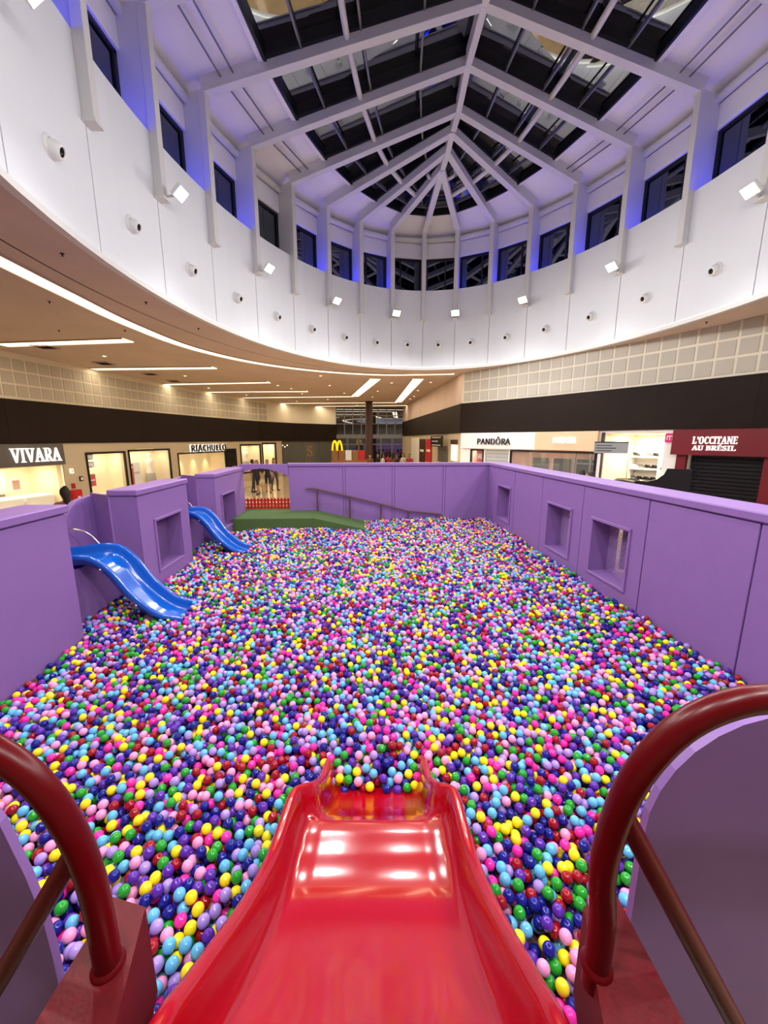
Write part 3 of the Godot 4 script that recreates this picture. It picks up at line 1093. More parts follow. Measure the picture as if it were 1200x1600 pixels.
func build_near():
	# front wall with the opening for the red slide (camera stands behind it)
	var st := mb()
	var o := thing("front_pit_wall", "purple front pit wall with rounded opening corners beside the red slide", "pit wall", Vector3(0, 0, -0.8))
	var right := PackedVector2Array([Vector2(0.62, 0.0), Vector2(0.615, 1.86)])
	for k in range(1, 9):
		var a := PI * 0.5 * k / 8.0
		right.append(Vector2(0.615 + 0.3 * (1.0 - cos(a)), 1.88 + 0.32 * sin(a)))
	right.append(Vector2(3.25, 2.2)); right.append(Vector2(3.25, 0.0))
	prism(st, right, 0.02, Transform3D(Basis.IDENTITY, Vector3(0, 0, 0.03)))
	obj("panel", st, M.purple, o)
	st = mb()
	var left := PackedVector2Array([Vector2(-0.845, 0.0), Vector2(-0.845, 1.5), Vector2(-0.85, 1.62), Vector2(-0.87, 1.755), Vector2(-0.905, 1.91), Vector2(-0.965, 2.04), Vector2(-1.06, 2.14), Vector2(-1.2, 2.19), Vector2(-1.3, 2.2), Vector2(-3.1, 2.2), Vector2(-3.1, 0.0)])
	prism(st, left, 0.02, Transform3D(Basis.IDENTITY, Vector3(0, 0, 0.03)))
	obj("panel", st, M.purple, o)
	# platform
	o = thing("slide_platform", "dark red steel platform at the top of the red slide", "platform", Vector3(0, 0, 0))
	st = mb()
	abox(st, Vector3(-1.5, 1.4, -0.12), Vector3(1.5, 1.48, 1.2))
	obj("deck", st, M.red_plate, o)
	for s in [[-1.0, -0.475], [1.0, 0.385]]:
		st = mb()
		var sx: float = s[0]
		var x0: float = s[1]
		var pl := PackedVector2Array([Vector2(x0, -0.3), Vector2(x0 + sx * 0.02, -0.52), Vector2(x0 + sx * 0.075, -0.7), Vector2(x0 + sx * 0.165, -0.72), Vector2(x0 + sx * 0.175, -0.3)])
		prism(st, pl, 0.26, Transform3D(Basis(Vector3.RIGHT, Vector3(0, 0, 1), Vector3.UP), Vector3(0, 1.48, 0)))
		obj("side_plate", st, M.red_plate, o)
	# hoop handrails
	for s in [-1.0, 1.0]:
		o = thing("hoop_handrail", ["dark red tubular hoop rail at the left of the red slide", "dark red tubular hoop rail at the right of the red slide"][0 if s < 0 else 1], "handrail", Vector3(-0.065 + s * 0.5, 1.74, -0.6))
		var z := 0.0
		var pts := [Vector3(0, -0.05, z), Vector3(0, 0.12, z), Vector3(-0.012 * s, 0.24, z), Vector3(0.0, 0.36, z), Vector3(0.03 * s, 0.46, z), Vector3(0.09 * s, 0.55, z), Vector3(0.17 * s, 0.6, z), Vector3(0.27 * s, 0.615, z), Vector3(0.5 * s, 0.615, z), Vector3(0.62 * s, 0.58, z), Vector3(0.7 * s, 0.48, z), Vector3(0.72 * s, 0.3, z), Vector3(0.72 * s, -0.25, z)]
		if s < 0: pts = [Vector3(0, -0.05, z), Vector3(0, 0.1, z), Vector3(-0.005, 0.22, z), Vector3(-0.025, 0.33, z), Vector3(-0.07, 0.435, z), Vector3(-0.135, 0.505, z), Vector3(-0.22, 0.55, z), Vector3(-0.32, 0.565, z), Vector3(-0.5, 0.565, z), Vector3(-0.62, 0.53, z), Vector3(-0.7, 0.43, z), Vector3(-0.72, 0.3, z), Vector3(-0.72, -0.25, z)]
		st = mb(true)
		tube(st, smooth_path(pts, 6), 0.0245, 16)
		obj("hoop", st, M.red_paint, o)
		st = mb(true)
		tube(st, [Vector3(0.01 * s, 0.375 if s > 0 else 0.31, z), Vector3(0.36 * s, -0.25, z + 0.02)], 0.0195, 14)
		obj("brace", st, M.red_paint, o)
		st = mb(true)
		lathe(st, [Vector2(0.031, -0.002), Vector2(0.031, 0.004), Vector2(0.026, 0.01), Vector2(0.022, 0.014)], 18)
		obj("foot_collar", st, M.red_paint, o)
	# red slide
	st = slide_mesh([Vector3(0.05, 1.7, 0.435), Vector3(0.3, 1.74, 0.435), Vector3(0.56, 1.65, 0.435), Vector3(0.73, 1.52, 0.435), Vector3(1.03, 1.29, 0.435), Vector3(1.29, 1.14, 0.435), Vector3(1.48, 1.09, 0.435), Vector3(1.6, 1.065, 0.435), Vector3(1.69, 1.035, 0.425), Vector3(1.77, 0.98, 0.37), Vector3(1.93, 0.86, 0.34), Vector3(2.15, 0.76, 0.335)])
	o = thing("red_slide", "big glossy red plastic slide running down into the balls", "slide", Vector3(SLIDE_X, 0, 0))
	obj("chute", st, M.red_slide, o)

# ------------------------------------------------------------------ shops
func rect_px(poly: Array, x0: float, y0: float, x1: float, y1: float) -> Array:
	var a := hit(poly, x0, (y0 + y1) * 0.5).x
	var b := hit(poly, x1, (y0 + y1) * 0.5).x
	var xm := (x0 + x1) * 0.5
	return [a, b, hit(poly, xm, y1).y, hit(poly, xm, y0).y]

func lettering(text: String, width: float, height: float, depth: float, m: Material, parent: Node, xf: Transform3D, font := "Droid Sans", weight := 400, called := "lettering") -> MeshInstance3D:
	var t := TextMesh.new()
	var f := SystemFont.new()
	f.font_names = PackedStringArray([font])
	f.font_weight = weight
	t.font = f
	t.text = text
	t.font_size = 64
	t.pixel_size = 0.01
	t.depth = 0.1
	t.curve_step = 2.0
	var bb := t.get_aabb()
	var o := obj(called, t, m, parent)
	var k := Vector3(width / bb.size.x, height / bb.size.y, depth / maxf(bb.size.z, 0.001))
	var c := bb.get_center()
	o.transform = xf * Transform3D(Basis.from_scale(k), Vector3(-c.x * k.x, -c.y * k.y, -c.z * k.z))
	return o

# thing on a wall; local frame: x along, y up, z out of the wall, origin on the floor line
func wall_thing(poly: Array, s0: float, s1: float, called: String, label: String, category: String, group := "") -> Node3D:
	var o := thing(called, label, category, Vector3.ZERO, 0, group)
	o.transform = chord(poly, s0, s1)
	return o

func niche(o: Node3D, w: float, y0: float, y1: float, depth: float, back: Material, inner: Material, e: float, frame: Material, pane := true, fw := 0.06):
	var h := w * 0.5
	var st := mb()
	abox(st, Vector3(-h - 0.1, y0 - 0.05, -depth - 0.05), Vector3(h + 0.1, y1 + 0.1, -depth))
	obj("back_panel", st, back, o)
	st = mb()
	abox(st, Vector3(-h - 0.05, y0 - 0.05, -depth), Vector3(-h, y1, -0.02))
	abox(st, Vector3(h, y0 - 0.05, -depth), Vector3(h + 0.05, y1, -0.02))
	abox(st, Vector3(-h, y1, -depth), Vector3(h, y1 + 0.05, -0.02))
	abox(st, Vector3(-h, y0 - 0.05, -depth), Vector3(h, y0, -0.02))
	obj("lining", st, inner, o)
	if frame != null:
		st = mb()
		abox(st, Vector3(-h - 0.01, y0, -0.05), Vector3(-h + fw, y1, 0.03), 0.004)
		abox(st, Vector3(h - fw, y0, -0.05), Vector3(h + 0.01, y1, 0.03), 0.004)
		abox(st, Vector3(-h, y1 - fw, -0.05), Vector3(h, y1 + 0.01, 0.03), 0.004)
		abox(st, Vector3(-h, y0 - 0.01, -0.05), Vector3(h, y0 + fw, 0.03), 0.004)
		obj("frame", st, frame, o)
	if pane:
		st = mb()
		abox(st, Vector3(-h + 0.01, y0, -0.03), Vector3(h - 0.01, y1, -0.022))
		obj("pane", st, M.clear_glass, o)
	if e > 0.0:
		st = mb()
		abox(st, Vector3(-h * 0.8, y1 - 0.03, -depth * 0.62), Vector3(h * 0.8, y1 - 0.005, -depth * 0.38))
		obj("lamp", st, M.counter_glow, o)
		area_light(o, Transform3D(Basis(Vector3.RIGHT, Vector3(0, 0, -1), Vector3.UP), Vector3(0, y1 - 0.05, -depth * 0.5)), Vector2(w * 0.8, depth * 0.24), e, Color(1.0, 0.92, 0.78))

func make_mannequin(label: String, at: Transform3D, group := ""):
	var o := thing("mannequin", label, "mannequin", Vector3.ZERO, 0, group)
	o.transform = at
	var st := mb(true)
	lathe(st, [Vector2(0.0, 1.72), Vector2(0.06, 1.7), Vector2(0.075, 1.62), Vector2(0.05, 1.52), Vector2(0.05, 1.45), Vector2(0.17, 1.4), Vector2(0.16, 1.2), Vector2(0.12, 1.05), Vector2(0.17, 0.9), Vector2(0.19, 0.75)], 14)
	obj("torso", st, M.white, o)
	st = mb(true)
	lathe(st, [Vector2(0.2, 0.76), Vector2(0.26, 0.3), Vector2(0.24, 0.3)], 14)
	obj("skirt", st, M.shutter_grey, o)
	st = mb(true)
	lathe(st, [Vector2(0.02, 0.5), Vector2(0.02, 0.03), Vector2(0.16, 0.02), Vector2(0.16, 0.0)], 12)
	obj("stand", st, M.chrome, o)

func board(poly: Array, px: Array, called: String, label: String, category: String, m: Material, back: float, lines: int, lm: Material, group := ""):
	var r := rect_px(poly, px[0], px[1], px[2], px[3])
	var o := wall_thing(poly, r[0], r[1], called, label, category, group)
	var w: float = r[1] - r[0]
	var st := mb()
	abox(st, Vector3(-w / 2, r[2], back), Vector3(w / 2, r[3], back + 0.03), 0.004)
	obj("sheet", st, m, o)
	var H: float = r[3] - r[2]
	for i in lines:
		st = mb()
		var y: float = r[3] - H * (0.15 + 0.7 * i / max(1, lines - 1) if lines > 1 else 0.5)
		abox(st, Vector3(-w * 0.36, y - H * 0.05, back + 0.03), Vector3(w * (0.36 if i % 2 == 0 else 0.15), y + H * 0.05, back + 0.035))
		obj("print_block", st, lm, o)
	return o

func build_left_shops():
	var LL := wall_length(LW)
	var vz := rect_px(LW, 0.5, 728, 103, 800)
	vz[0] -= 1.6
	var wins := [rect_px(LW, 137, 706, 199, 772), rect_px(LW, 203, 702, 268, 765), rect_px(LW, 279, 706, 354, 750), rect_px(LW, 376, 694, 408, 735), rect_px(LW, 410, 692, 432, 735)]
	for w in wins: w[2] = 0.5
	vz[2] = 0.1
	wins[2][2] = 0.0
	var dark := rect_px(LW, 441, 684, 523, 720)
	dark[2] = 0.0
	dark[3] = 2.64
	var st := mb()
	var op := [[vz[0], vz[1], vz[2], vz[3]], dark]
	for w in wins: op.append(w)
	strip(st, LW, 0, LL, 0, 2.65, 0.25, op)
	tag(obj("shop_front_wall", st, M.beige_wall), "beige shop front wall under the dark brown band on the left", "wall", "", "structure")
	# jewellery shop
	var o := wall_thing(LW, vz[0], vz[1], "jewellery_window", "wide glowing jewellery shop window under the grey sign", "shop window")
	var w: float = vz[1] - vz[0]
	niche(o, w, vz[2], vz[3], 1.6, M.cream, M.cream, SHOP * 3.0, M.chrome, true, 0.03)
	st = mb()
	abox(st, Vector3(-w * 0.5, vz[2], -1.55), Vector3(w * 0.24, vz[3] - 0.25, -1.5))
	obj("shelf_back", st, M.dark_wood, o)
	for i in 3:
		st = mb()
		abox(st, Vector3(-w * 0.1 + i * 0.5, 0.9, -1.49), Vector3(-w * 0.1 + i * 0.5 + 0.3, 1.75, -1.42), 0.01)
		obj("showcase", st, M.grey_frame if i % 2 else M.cream, o)
	var f := chord(LW, vz[0], vz[1])
	for i in 3:
		var q := thing("display_counter", "low glowing white jewellery display counter inside the shop window", "counter", Vector3.ZERO, 0, "jewellery counters")
		q.transform = f * Transform3D(Basis.IDENTITY, Vector3(-w * 0.2 + i * 1.0, 0.1, -0.75))
		st = mb()
		abox(st, Vector3(-0.46, 0, -0.3), Vector3(0.46, 0.7, 0.3), 0.01)
		obj("body", st, M.white, q)
		st = mb()
		abox(st, Vector3(-0.44, 0.7, -0.28), Vector3(0.44, 0.75, 0.28))
		obj("lit_top", st, M.counter_glow, q)
		st = mb()
		abox(st, Vector3(-0.45, 0.75, -0.29), Vector3(0.45, 0.97, 0.29))
		obj("glass_case", st, M.clear_glass, q)
	var pf := thing("framed_photo", "small white framed picture standing on a jewellery counter", "picture frame")
	pf.transform = f * Transform3D(Basis.IDENTITY, Vector3(w * 0.21, 1.08, -0.75))
	st = mb()
	for s in [-1.0, 1.0]:
		abox(st, Vector3(s * 0.13 - 0.02, 0, -0.01), Vector3(s * 0.13 + 0.02, 0.36, 0.02))
		abox(st, Vector3(-0.15, 0.17 + s * 0.17 - 0.02, -0.01), Vector3(0.15, 0.17 + s * 0.17 + 0.02, 0.02))
	obj("frame", st, M.white, pf)
	st = mb()
	abox(st, Vector3(-0.12, 0.02, -0.005), Vector3(0.12, 0.34, 0.0))
	obj("picture", st, M.pink_wall, pf)
	# its sign
	var sr := rect_px(LW, 0.5, 698, 95, 728)
	sr[0] -= 1.6
	o = wall_thing(LW, sr[0], sr[1], "shop_sign", "dark grey sign box with slanting white letters above the jewellery window", "sign")
	w = sr[1] - sr[0]
	st = mb()
	abox(st, Vector3(-w / 2, vz[3] + 0.0, 0.0), Vector3(w / 2, 2.64, 0.18), 0.01)
	obj("box", st, M.sign_grey, o)
	var t0 := hit(LW, 13, 712); var t1 := hit(LW, 88, 712)
	var mid: float = (t0.x + t1.x) * 0.5 - (sr[0] + sr[1]) * 0.5
	lettering("VIVARA", t1.x - t0.x, 0.46, 0.06, M.letter_glow, o, Transform3D(Basis.IDENTITY, Vector3(mid, (vz[3] + 2.64) * 0.5, 0.22)), "Droid Serif", 400)
	# department store windows
	var labels := ["tall shop window with a red poster and white notices, next to the red hose cabinet", "shop window with a red strip poster and a figure, second from the hose cabinet", "wide shop entrance niche with cone shaped light patches under the black letters", "narrow bright shop window beside the black panel", "narrowest bright shop window next to the dark shop"]
	for i in 5:
		var q: Array = wins[i]
		o = wall_thing(LW, q[0], q[1], "shop_window", labels[i], "shop window")
		niche(o, q[1] - q[0], q[2], q[3], 0.9 if i != 2 else 1.2, M.cream, M.cream, SHOP * (1.0 if i != 2 else 0.25), M.black, i != 2, 0.07 if i < 3 else 0.1)
		if i == 2:
			for k in 4:
				var x: float = lerpf(-0.4, 0.4, k / 3.0) * (q[1] - q[0])
				st = mb(true)
				lathe(st, [Vector2(0.07, q[3]), Vector2(0.07, q[3] - 0.04), Vector2(0.05, q[3] - 0.04), Vector2(0.0, q[3] - 0.03)], 12, Transform3D(Basis.IDENTITY, Vector3(x, 0, -1.0)))
				obj("spot", st, M.spot_glow, o)
				var l := SpotLight3D.new()
				l.name = "spot_light"
				l.light_energy = SHOP * 1.2
				l.light_color = Color(1.0, 0.85, 0.6)
				l.spot_angle = 26.0
				l.spot_range = 20.0
				l.spot_attenuation = 2.0
				l.light_size = 0.02
				l.shadow_enabled = true
				o.add_child(l)
				l.position = Vector3(x, q[3] - 0.06, -0.95)
				l.basis = Basis.looking_at(Vector3(0, -1, -0.12).normalized(), Vector3.RIGHT)
	board(LW, [138, 709, 150, 719], "notice_board", "white notice with dark print at the top of the tall shop window", "notice", M.poster_white, -0.15, 2, M.dark_metal)
	board(LW, [139, 721, 152, 731], "notice_board", "white notice with dark print hanging under another notice in the tall window", "notice", M.poster_white, -0.15, 2, M.dark_metal)
	board(LW, [143, 741, 156, 760], "shop_poster", "square red poster in the tall shop window", "poster", M.poster_red, -0.2, 1, M.poster_white)
	board(LW, [205, 725, 215, 760], "shop_poster", "narrow red strip poster with white blocks at the window edge", "poster", M.poster_red, -0.2, 2, M.poster_white)
	board(LW, [222, 722, 234, 756], "shop_poster", "pale poster on a board in the second shop window", "poster", M.poster_white, -0.5, 1, M.shutter_grey)
	var fm := chord(LW, wins[1][0], wins[1][1])
	make_mannequin("white mannequin in a grey skirt in the second shop window", fm * Transform3D(Basis.IDENTITY, Vector3(0.45, 0.4, -0.5)))
	fm = chord(LW, wins[3][0], wins[3][1])
	make_mannequin("white mannequin in the narrow window beside the black panel", fm * Transform3D(Basis.IDENTITY, Vector3(0.1, 0.5, -0.5)))
	# sign over the entrance niche
	t0 = hit(LW, 297, 698); t1 = hit(LW, 351, 697)
	o = wall_thing(LW, t0.x, t1.x, "shop_sign", "black capital letters with a white halo above the entrance niche", "sign")
	lettering("RIACHUELO", (t1.x - t0.x) * 1.02, 0.42, 0.02, M.letter_glow, o, Transform3D(Basis.IDENTITY, Vector3(-0.03, wins[2][3] + 0.22, 0.03)), "Droid Sans", 700, "halo")
	lettering("RIACHUELO", t1.x - t0.x, 0.36, 0.04, M.black, o, Transform3D(Basis.IDENTITY, Vector3(0, wins[2][3] + 0.22, 0.08)), "Droid Sans", 700)
	board(LW, [353, 701, 369, 735], "display_banner", "tall black panel with faint print beside the entrance niche", "panel", M.black, 0.04, 3, M.dark_metal)
	# wall fittings
	var hc := rect_px(LW, 110, 765, 124, 788)
	o = wall_thing(LW, hc[0], hc[1], "hose_cabinet", "small red fire hose cabinet with a white disc on the beige wall", "cabinet")
	w = hc[1] - hc[0]
	st = mb()
	abox(st, Vector3(-w / 2, hc[2] - 0.1, 0.0), Vector3(w / 2, hc[3], 0.16), 0.01)
	obj("body", st, M.fence_red, o)
	st = mb()
	abox(st, Vector3(-w / 2 + 0.03, hc[2] - 0.05, 0.16), Vector3(w / 2 - 0.03, hc[3] - 0.04, 0.175), 0.004)
	var dr := obj("door", st, M.poster_red, o)
	st = mb(true)
	lathe(st, [Vector2(0.07, 0.0), Vector2(0.07, 0.01), Vector2(0.0, 0.012)], 16, Transform3D(Basis(Vector3.RIGHT, PI / 2), Vector3(0.02, (hc[2] + hc[3]) * 0.5 - 0.03, 0.175)))
	obj("hose_symbol", st, M.white, dr)
	for p in [[114, 759, "red alarm box above the hose cabinet", "alarm_box", M.fence_red], [126, 748, "framed call point on the beige wall right of the cabinet", "call_point", M.dark_wood], [111, 736, "small white wall light high on the beige wall", "wall_lamp", M.counter_glow]]:
		var h := hit(LW, p[0], p[1])
		o = wall_thing(LW, h.x - 0.1, h.x + 0.1, p[3], p[2], "fitting")
		st = mb()
		abox(st, Vector3(-0.07, h.y - 0.09, 0), Vector3(0.07, h.y + 0.09, 0.05), 0.01)
		obj("case", st, p[4], o)
		st = mb()
		abox(st, Vector3(-0.04, h.y - 0.05, 0.05), Vector3(0.04, h.y + 0.05, 0.06), 0.004)
		obj("face", st, M.white if p[4] != M.fence_red else M.poster_red, o)
	# dark shop at the end of the wall
	o = wall_thing(LW, dark[0], dark[1], "dark_shop", "dark closed shop with a brown banner at the end of the left wall", "shop")
	w = dark[1] - dark[0]
	niche(o, w, 0.0, 2.62, 2.0, M.black, M.dark_metal, 0.0, M.dark_wood, true, 0.05)
	st = mb()
	abox(st, Vector3(-w * 0.02, 0.3, -0.6), Vector3(w * 0.16, 2.5, -0.55))
	var bn := obj("banner", st, M.dark_wood, o)
	lettering("S", 0.55, 0.9, 0.02, M.wood, bn, Transform3D(Basis.IDENTITY, Vector3(w * 0.07, 1.8, -0.53)), "Droid Serif", 700)
	for i in 5:
		st = mb(true)
		lathe(st, [Vector2(0.0, 0.05), Vector2(0.05, 0.0), Vector2(0.0, -0.05)], 10, Transform3D(Basis.IDENTITY, Vector3(-w * 0.44 + i * 0.22, 2.3 - 0.12 * (i % 2), -1.0)))
		obj("bulb", st, M.spot_glow, o)

func build_right_shops():
	var RL := wall_length(RW)
	var op := []
	var sale := rect_px(RW, 735, 703, 755, 740); sale[2] = 0.3; sale[3] = 2.38
	var shut := rect_px(RW, 757, 703, 794, 740); shut[2] = 0.0; shut[3] = 2.38
	var disp := rect_px(RW, 797, 703, 934, 740); disp[2] = 0.2; disp[3] = 2.38
	var shoe := rect_px(RW, 944, 680, 1036, 740); shoe[2] = 0.0; shoe[3] = 2.98
	var loc := rect_px(RW, 1072, 712, 1192, 760); loc[2] = 0.0; loc[3] = 2.4
	op = [sale, shut, disp, shoe, loc]
	var st := mb()
	strip(st, RW, 0, RL, 0, 3.05, 0.25, op)
	tag(obj("shop_front_wall", st, M.white), "white shop front wall under the dark brown band on the right", "wall", "", "structure")
	# white fascia
	var f0 := hit(RW, 724, 690).x; var f1 := hit(RW, 838, 690).x; var f2 := hit(RW, 936, 690).x
	var o := wall_thing(RW, f0, f1, "shop_sign", "long white fascia with dark capital letters beside the peach fascia", "sign")
	var w := f1 - f0
	st = mb()
	abox(st, Vector3(-w / 2, 2.42, 0.0), Vector3(w / 2, 3.04, 0.1), 0.01)
	obj("fascia", st, M.white, o)
	var a := hit(RW, 749, 691).x; var b := hit(RW, 800, 691).x
	lettering("PANDÔRA", b - a, 0.3, 0.04, M.dark_metal, o, Transform3D(Basis.IDENTITY, Vector3((a + b) * 0.5 - (f0 + f1) * 0.5, 2.74, 0.13)), "Droid Sans", 400)
	o = wall_thing(RW, f1, f2, "shop_sign", "peach lit fascia with glowing white letters", "sign")
	w = f2 - f1
	st = mb()
	abox(st, Vector3(-w / 2, 2.42, 0.0), Vector3(w / 2, 3.04, 0.1), 0.01)
	obj("fascia", st, M.peach, o)
	a = hit(RW, 868, 688).x; b = hit(RW, 904, 688).x
	lettering("PANDORA", b - a, 0.2, 0.03, M.letter_glow, o, Transform3D(Basis.IDENTITY, Vector3((a + b) * 0.5 - (f1 + f2) * 0.5, 2.76, 0.13)), "Droid Sans", 400)
	# openings
	o = wall_thing(RW, sale[0], sale[1], "shop_window", "narrow shop window with a red sale poster", "shop window")
	niche(o, sale[1] - sale[0], sale[2], sale[3], 0.6, M.pink_wall, M.pink_wall, SHOP * 0.25, M.dark_metal, true, 0.04)
	o = board(RW, [741, 704, 754, 722], "sale_poster", "red poster with white letters SALE in the narrow window", "poster", M.poster_red, -0.2, 0, M.white)
	var sr := rect_px(RW, 741, 704, 754, 722)
	lettering("SALE", (sr[1] - sr[0]) * 0.8, 0.2, 0.01, M.white, o, Transform3D(Basis.IDENTITY, Vector3(0, (sr[2] + sr[3]) * 0.5, -0.16)), "Droid Sans", 700)
	o = wall_thing(RW, shut[0], shut[1], "roller_shutter", "pale grey roller shutter closed between two shop windows", "shutter")
	w = shut[1] - shut[0]
	for i in 17:
		st = mb()
		abox(st, Vector3(-w / 2, i * 0.14, -0.1), Vector3(w / 2, i * 0.14 + 0.132, -0.07), 0.006)
		obj("slat", st, M.shutter_grey, o)
	o = wall_thing(RW, disp[0], disp[1], "shop_window", "wide shop window with dark pictures under the peach fascia", "shop window")
	w = disp[1] - disp[0]
	niche(o, w, disp[2], disp[3], 1.2, M.pink_wall, M.pink_wall, SHOP * 0.5, M.dark_metal, true, 0.04)
	for i in 3:
		st = mb()
		var x := -w * 0.42 + i * w * 0.27
		abox(st, Vector3(x, 1.1, -1.1), Vector3(x + w * 0.2, 2.1, -1.05), 0.01)
		obj("picture", st, M.dark_metal, o)
	for i in 3:
		st = mb()
		abox(st, Vector3(w * 0.12 + i * 0.55, 0.2, -0.9), Vector3(w * 0.12 + i * 0.55 + 0.06, 2.35, -0.84), 0.0)
		obj("shelf_post", st, M.grey_frame, o)
	for i in 4:
		st = mb()
		abox(st, Vector3(w * 0.12, 0.6 + i * 0.45, -1.15), Vector3(w * 0.12 + 1.2, 0.63 + i * 0.45, -0.84))
		obj("shelf", st, M.grey_frame, o)
	# shoe shop
	o = wall_thing(RW, shoe[0], shoe[1], "shoe_shop", "bright white shoe shop interior open to the mall", "shop")
	w = shoe[1] - shoe[0]
	niche(o, w, 0.02, 2.96, 1.8, M.white, M.cream, SHOP * 3.2, null, false)
	st = mb()
	abox(st, Vector3(-w / 2 - 0.1, 0.0, -0.2), Vector3(-w / 2 - 0.03, 3.0, 0.08), 0.01)
	obj("dark_post", st, M.dark_wood, o)
	st = mb()
	abox(st, Vector3(w * 0.14, 0.02, -1.2), Vector3(w * 0.5, 2.7, -1.1), 0.01)
	var pn := obj("white_panel", st, M.white, o)
	for q in [[0.2, 1.9, 0.06, 0.06], [0.33, 1.7, 0.05, 0.5], [0.33, 2.3, 0.03, 0.08]]:
		st = mb()
		abox(st, Vector3(w * q[0], q[1], -1.1), Vector3(w * q[0] + q[2], q[1] + q[3], -1.08))
		obj("print", st, M.dark_metal, pn)
	var f := chord(RW, shoe[0], shoe[1])
	for u in 2:
		var sh := thing("shoe_shelf", ["white shelf unit with rows of shoes at the back of the bright shop", "second white shelf unit with shoes beside the white panel"][u], "shelf")
		sh.transform = f * Transform3D(Basis.IDENTITY, Vector3(-w * 0.47 + u * 0.95, 0.02, -1.75))
		st = mb()
		abox(st, Vector3(0, 0, 0), Vector3(0.03, 2.3, 0.35)); abox(st, Vector3(0.85, 0, 0), Vector3(0.88, 2.3, 0.35))
		obj("side_panel", st, M.white, sh)
		for k in 6:
			st = mb()
			abox(st, Vector3(0.03, 0.3 + k * 0.38, 0), Vector3(0.85, 0.33 + k * 0.38, 0.35))
			obj("shelf_board", st, M.white, sh)
		for k in range(2, 6):
			for i in 4:
				var cm: Material = [M.black, M.dark_metal, M.white, M.black, M.grey_frame][(k * 3 + i * 2 + u) % 5]
				var s := make_shoe(cm)
				s.transform = sh.transform * Transform3D(Basis(Vector3.UP, -0.5), Vector3(0.13 + i * 0.2, 0.332 + k * 0.38, 0.18))
				tag(s, "%s shoe on a white shelf in the bright shop" % ("white" if cm == M.white else ("grey" if cm == M.grey_frame else "black")), "shoe", "%s shoes on the white shelves" % ("white" if cm == M.white else ("grey" if cm == M.grey_frame else "black")))
	for i in 2:
		var ot := thing("pouffe", ["round black pouffe in the bright shoe shop, beside the dark post", "round black pouffe in the bright shoe shop, beside the white panel"][i], "seat")
		ot.transform = f * Transform3D(Basis.IDENTITY, Vector3(-w * 0.3 + i * 0.75, 0.02, -0.9))
		st = mb(true)
		lathe(st, [Vector2(0.0, 1.55), Vector2(0.3, 1.54), Vector2(0.36, 1.5), Vector2(0.34, 1.1), Vector2(0.2, 1.0), Vector2(0.0, 1.0)], 20)
		obj("cushion", st, M.black, ot)
		st = mb(true)
		lathe(st, [Vector2(0.05, 1.0), Vector2(0.05, 0.04), Vector2(0.25, 0.03), Vector2(0.25, 0.0)], 16)
		obj("pedestal", st, M.chrome, ot)
	# magenta sign in the passage
	var mg := rect_px(RW, 1044, 680, 1054, 691)
	o = wall_thing(RW, mg[0], mg[1], "magenta_sign", "small magenta sign at the edge of the maroon shop", "sign")
	st = mb()
	abox(st, Vector3(-0.12, 2.72, 0.02), Vector3(0.12, 2.95, 0.08), 0.01)
	obj("plate", st, M.magenta, o)
	lettering("m", 0.14, 0.12, 0.01, M.white, o, Transform3D(Basis.IDENTITY, Vector3(0, 2.83, 0.085)))
	# maroon shop
	var m0 := hit(RW, 1056, 690).x
	var m1: float = loc[1] + 1.2
	o = wall_thing(RW, m0, m1, "maroon_shop_front", "maroon shop front with two rows of white serif letters", "shop front")
	w = m1 - m0
	var cx: float = (m0 + m1) * 0.5
	st = mb()
	abox(st, Vector3(-w / 2, 2.4, 0.0), Vector3(w / 2, 3.04, 0.25), 0.01)
	obj("fascia", st, M.maroon, o)
	st = mb()
	abox(st, Vector3(-w / 2 + 0.1, 0.0, 0.0), Vector3(loc[0] - cx, 2.4, 0.12), 0.01)
	obj("pilaster", st, M.maroon, o)
	st = mb()
	abox(st, Vector3(loc[1] - cx, 0.0, 0.0), Vector3(w / 2, 2.4, 0.12), 0.01)
	obj("pilaster", st, M.maroon, o)
	a = hit(RW, 1089, 688).x; b = hit(RW, 1158, 688).x
	var tc: float = (a + b) * 0.5 - cx
	lettering("L'OCCITANE", b - a, 0.18, 0.03, M.letter_glow, o, Transform3D(Basis.IDENTITY, Vector3(tc, 2.77, 0.28)), "Droid Serif", 700)
	lettering("AU BRÉSIL", (b - a) * 0.98, 0.15, 0.03, M.letter_glow, o, Transform3D(Basis.IDENTITY, Vector3(tc, 2.6, 0.28)), "Droid Serif", 700)
	o = wall_thing(RW, loc[0], loc[1], "roller_shutter", "black roller shutter closed under the maroon fascia", "shutter")
	w = loc[1] - loc[0]
	for i in 26:
		st = mb()
		abox(st, Vector3(-w / 2, i * 0.093, -0.2), Vector3(w / 2, i * 0.093 + 0.085, -0.17), 0.008)
		obj("slat", st, M.black, o)
	# free-standing things before the right shops
	var dirn := Vector2(ray(936, 700).x, ray(936, 700).z).normalized()
	var p := dirn * 12.2
	o = thing("directory_totem", "grey directory board with fine print on a dark post", "sign", Vector3(p.x, 0, p.y), atan2(-p.x, -p.y))
	st = mb()
	abox(st, Vector3(-0.09, 0, -0.04), Vector3(-0.02, 2.5, 0.04), 0.006)
	obj("post", st, M.dark_metal, o)
	st = mb()
	abox(st, Vector3(-0.02, 0, -0.04), Vector3(0.06, 2.4, 0.04), 0.006)
	obj("post", st, M.white, o)
	st = mb()
	abox(st, Vector3(-0.12, 2.42, -0.03), Vector3(0.68, 2.7, 0.05), 0.006)
	var bd := obj("board", st, M.grey_sign, o)
	for i in 3:
		st = mb()
		abox(st, Vector3(-0.08, 2.48 + i * 0.07, 0.05), Vector3(0.3 + 0.1 * (i % 2), 2.5 + i * 0.07, 0.053))
		obj("print_line", st, M.dark_metal, bd)
	st = mb()
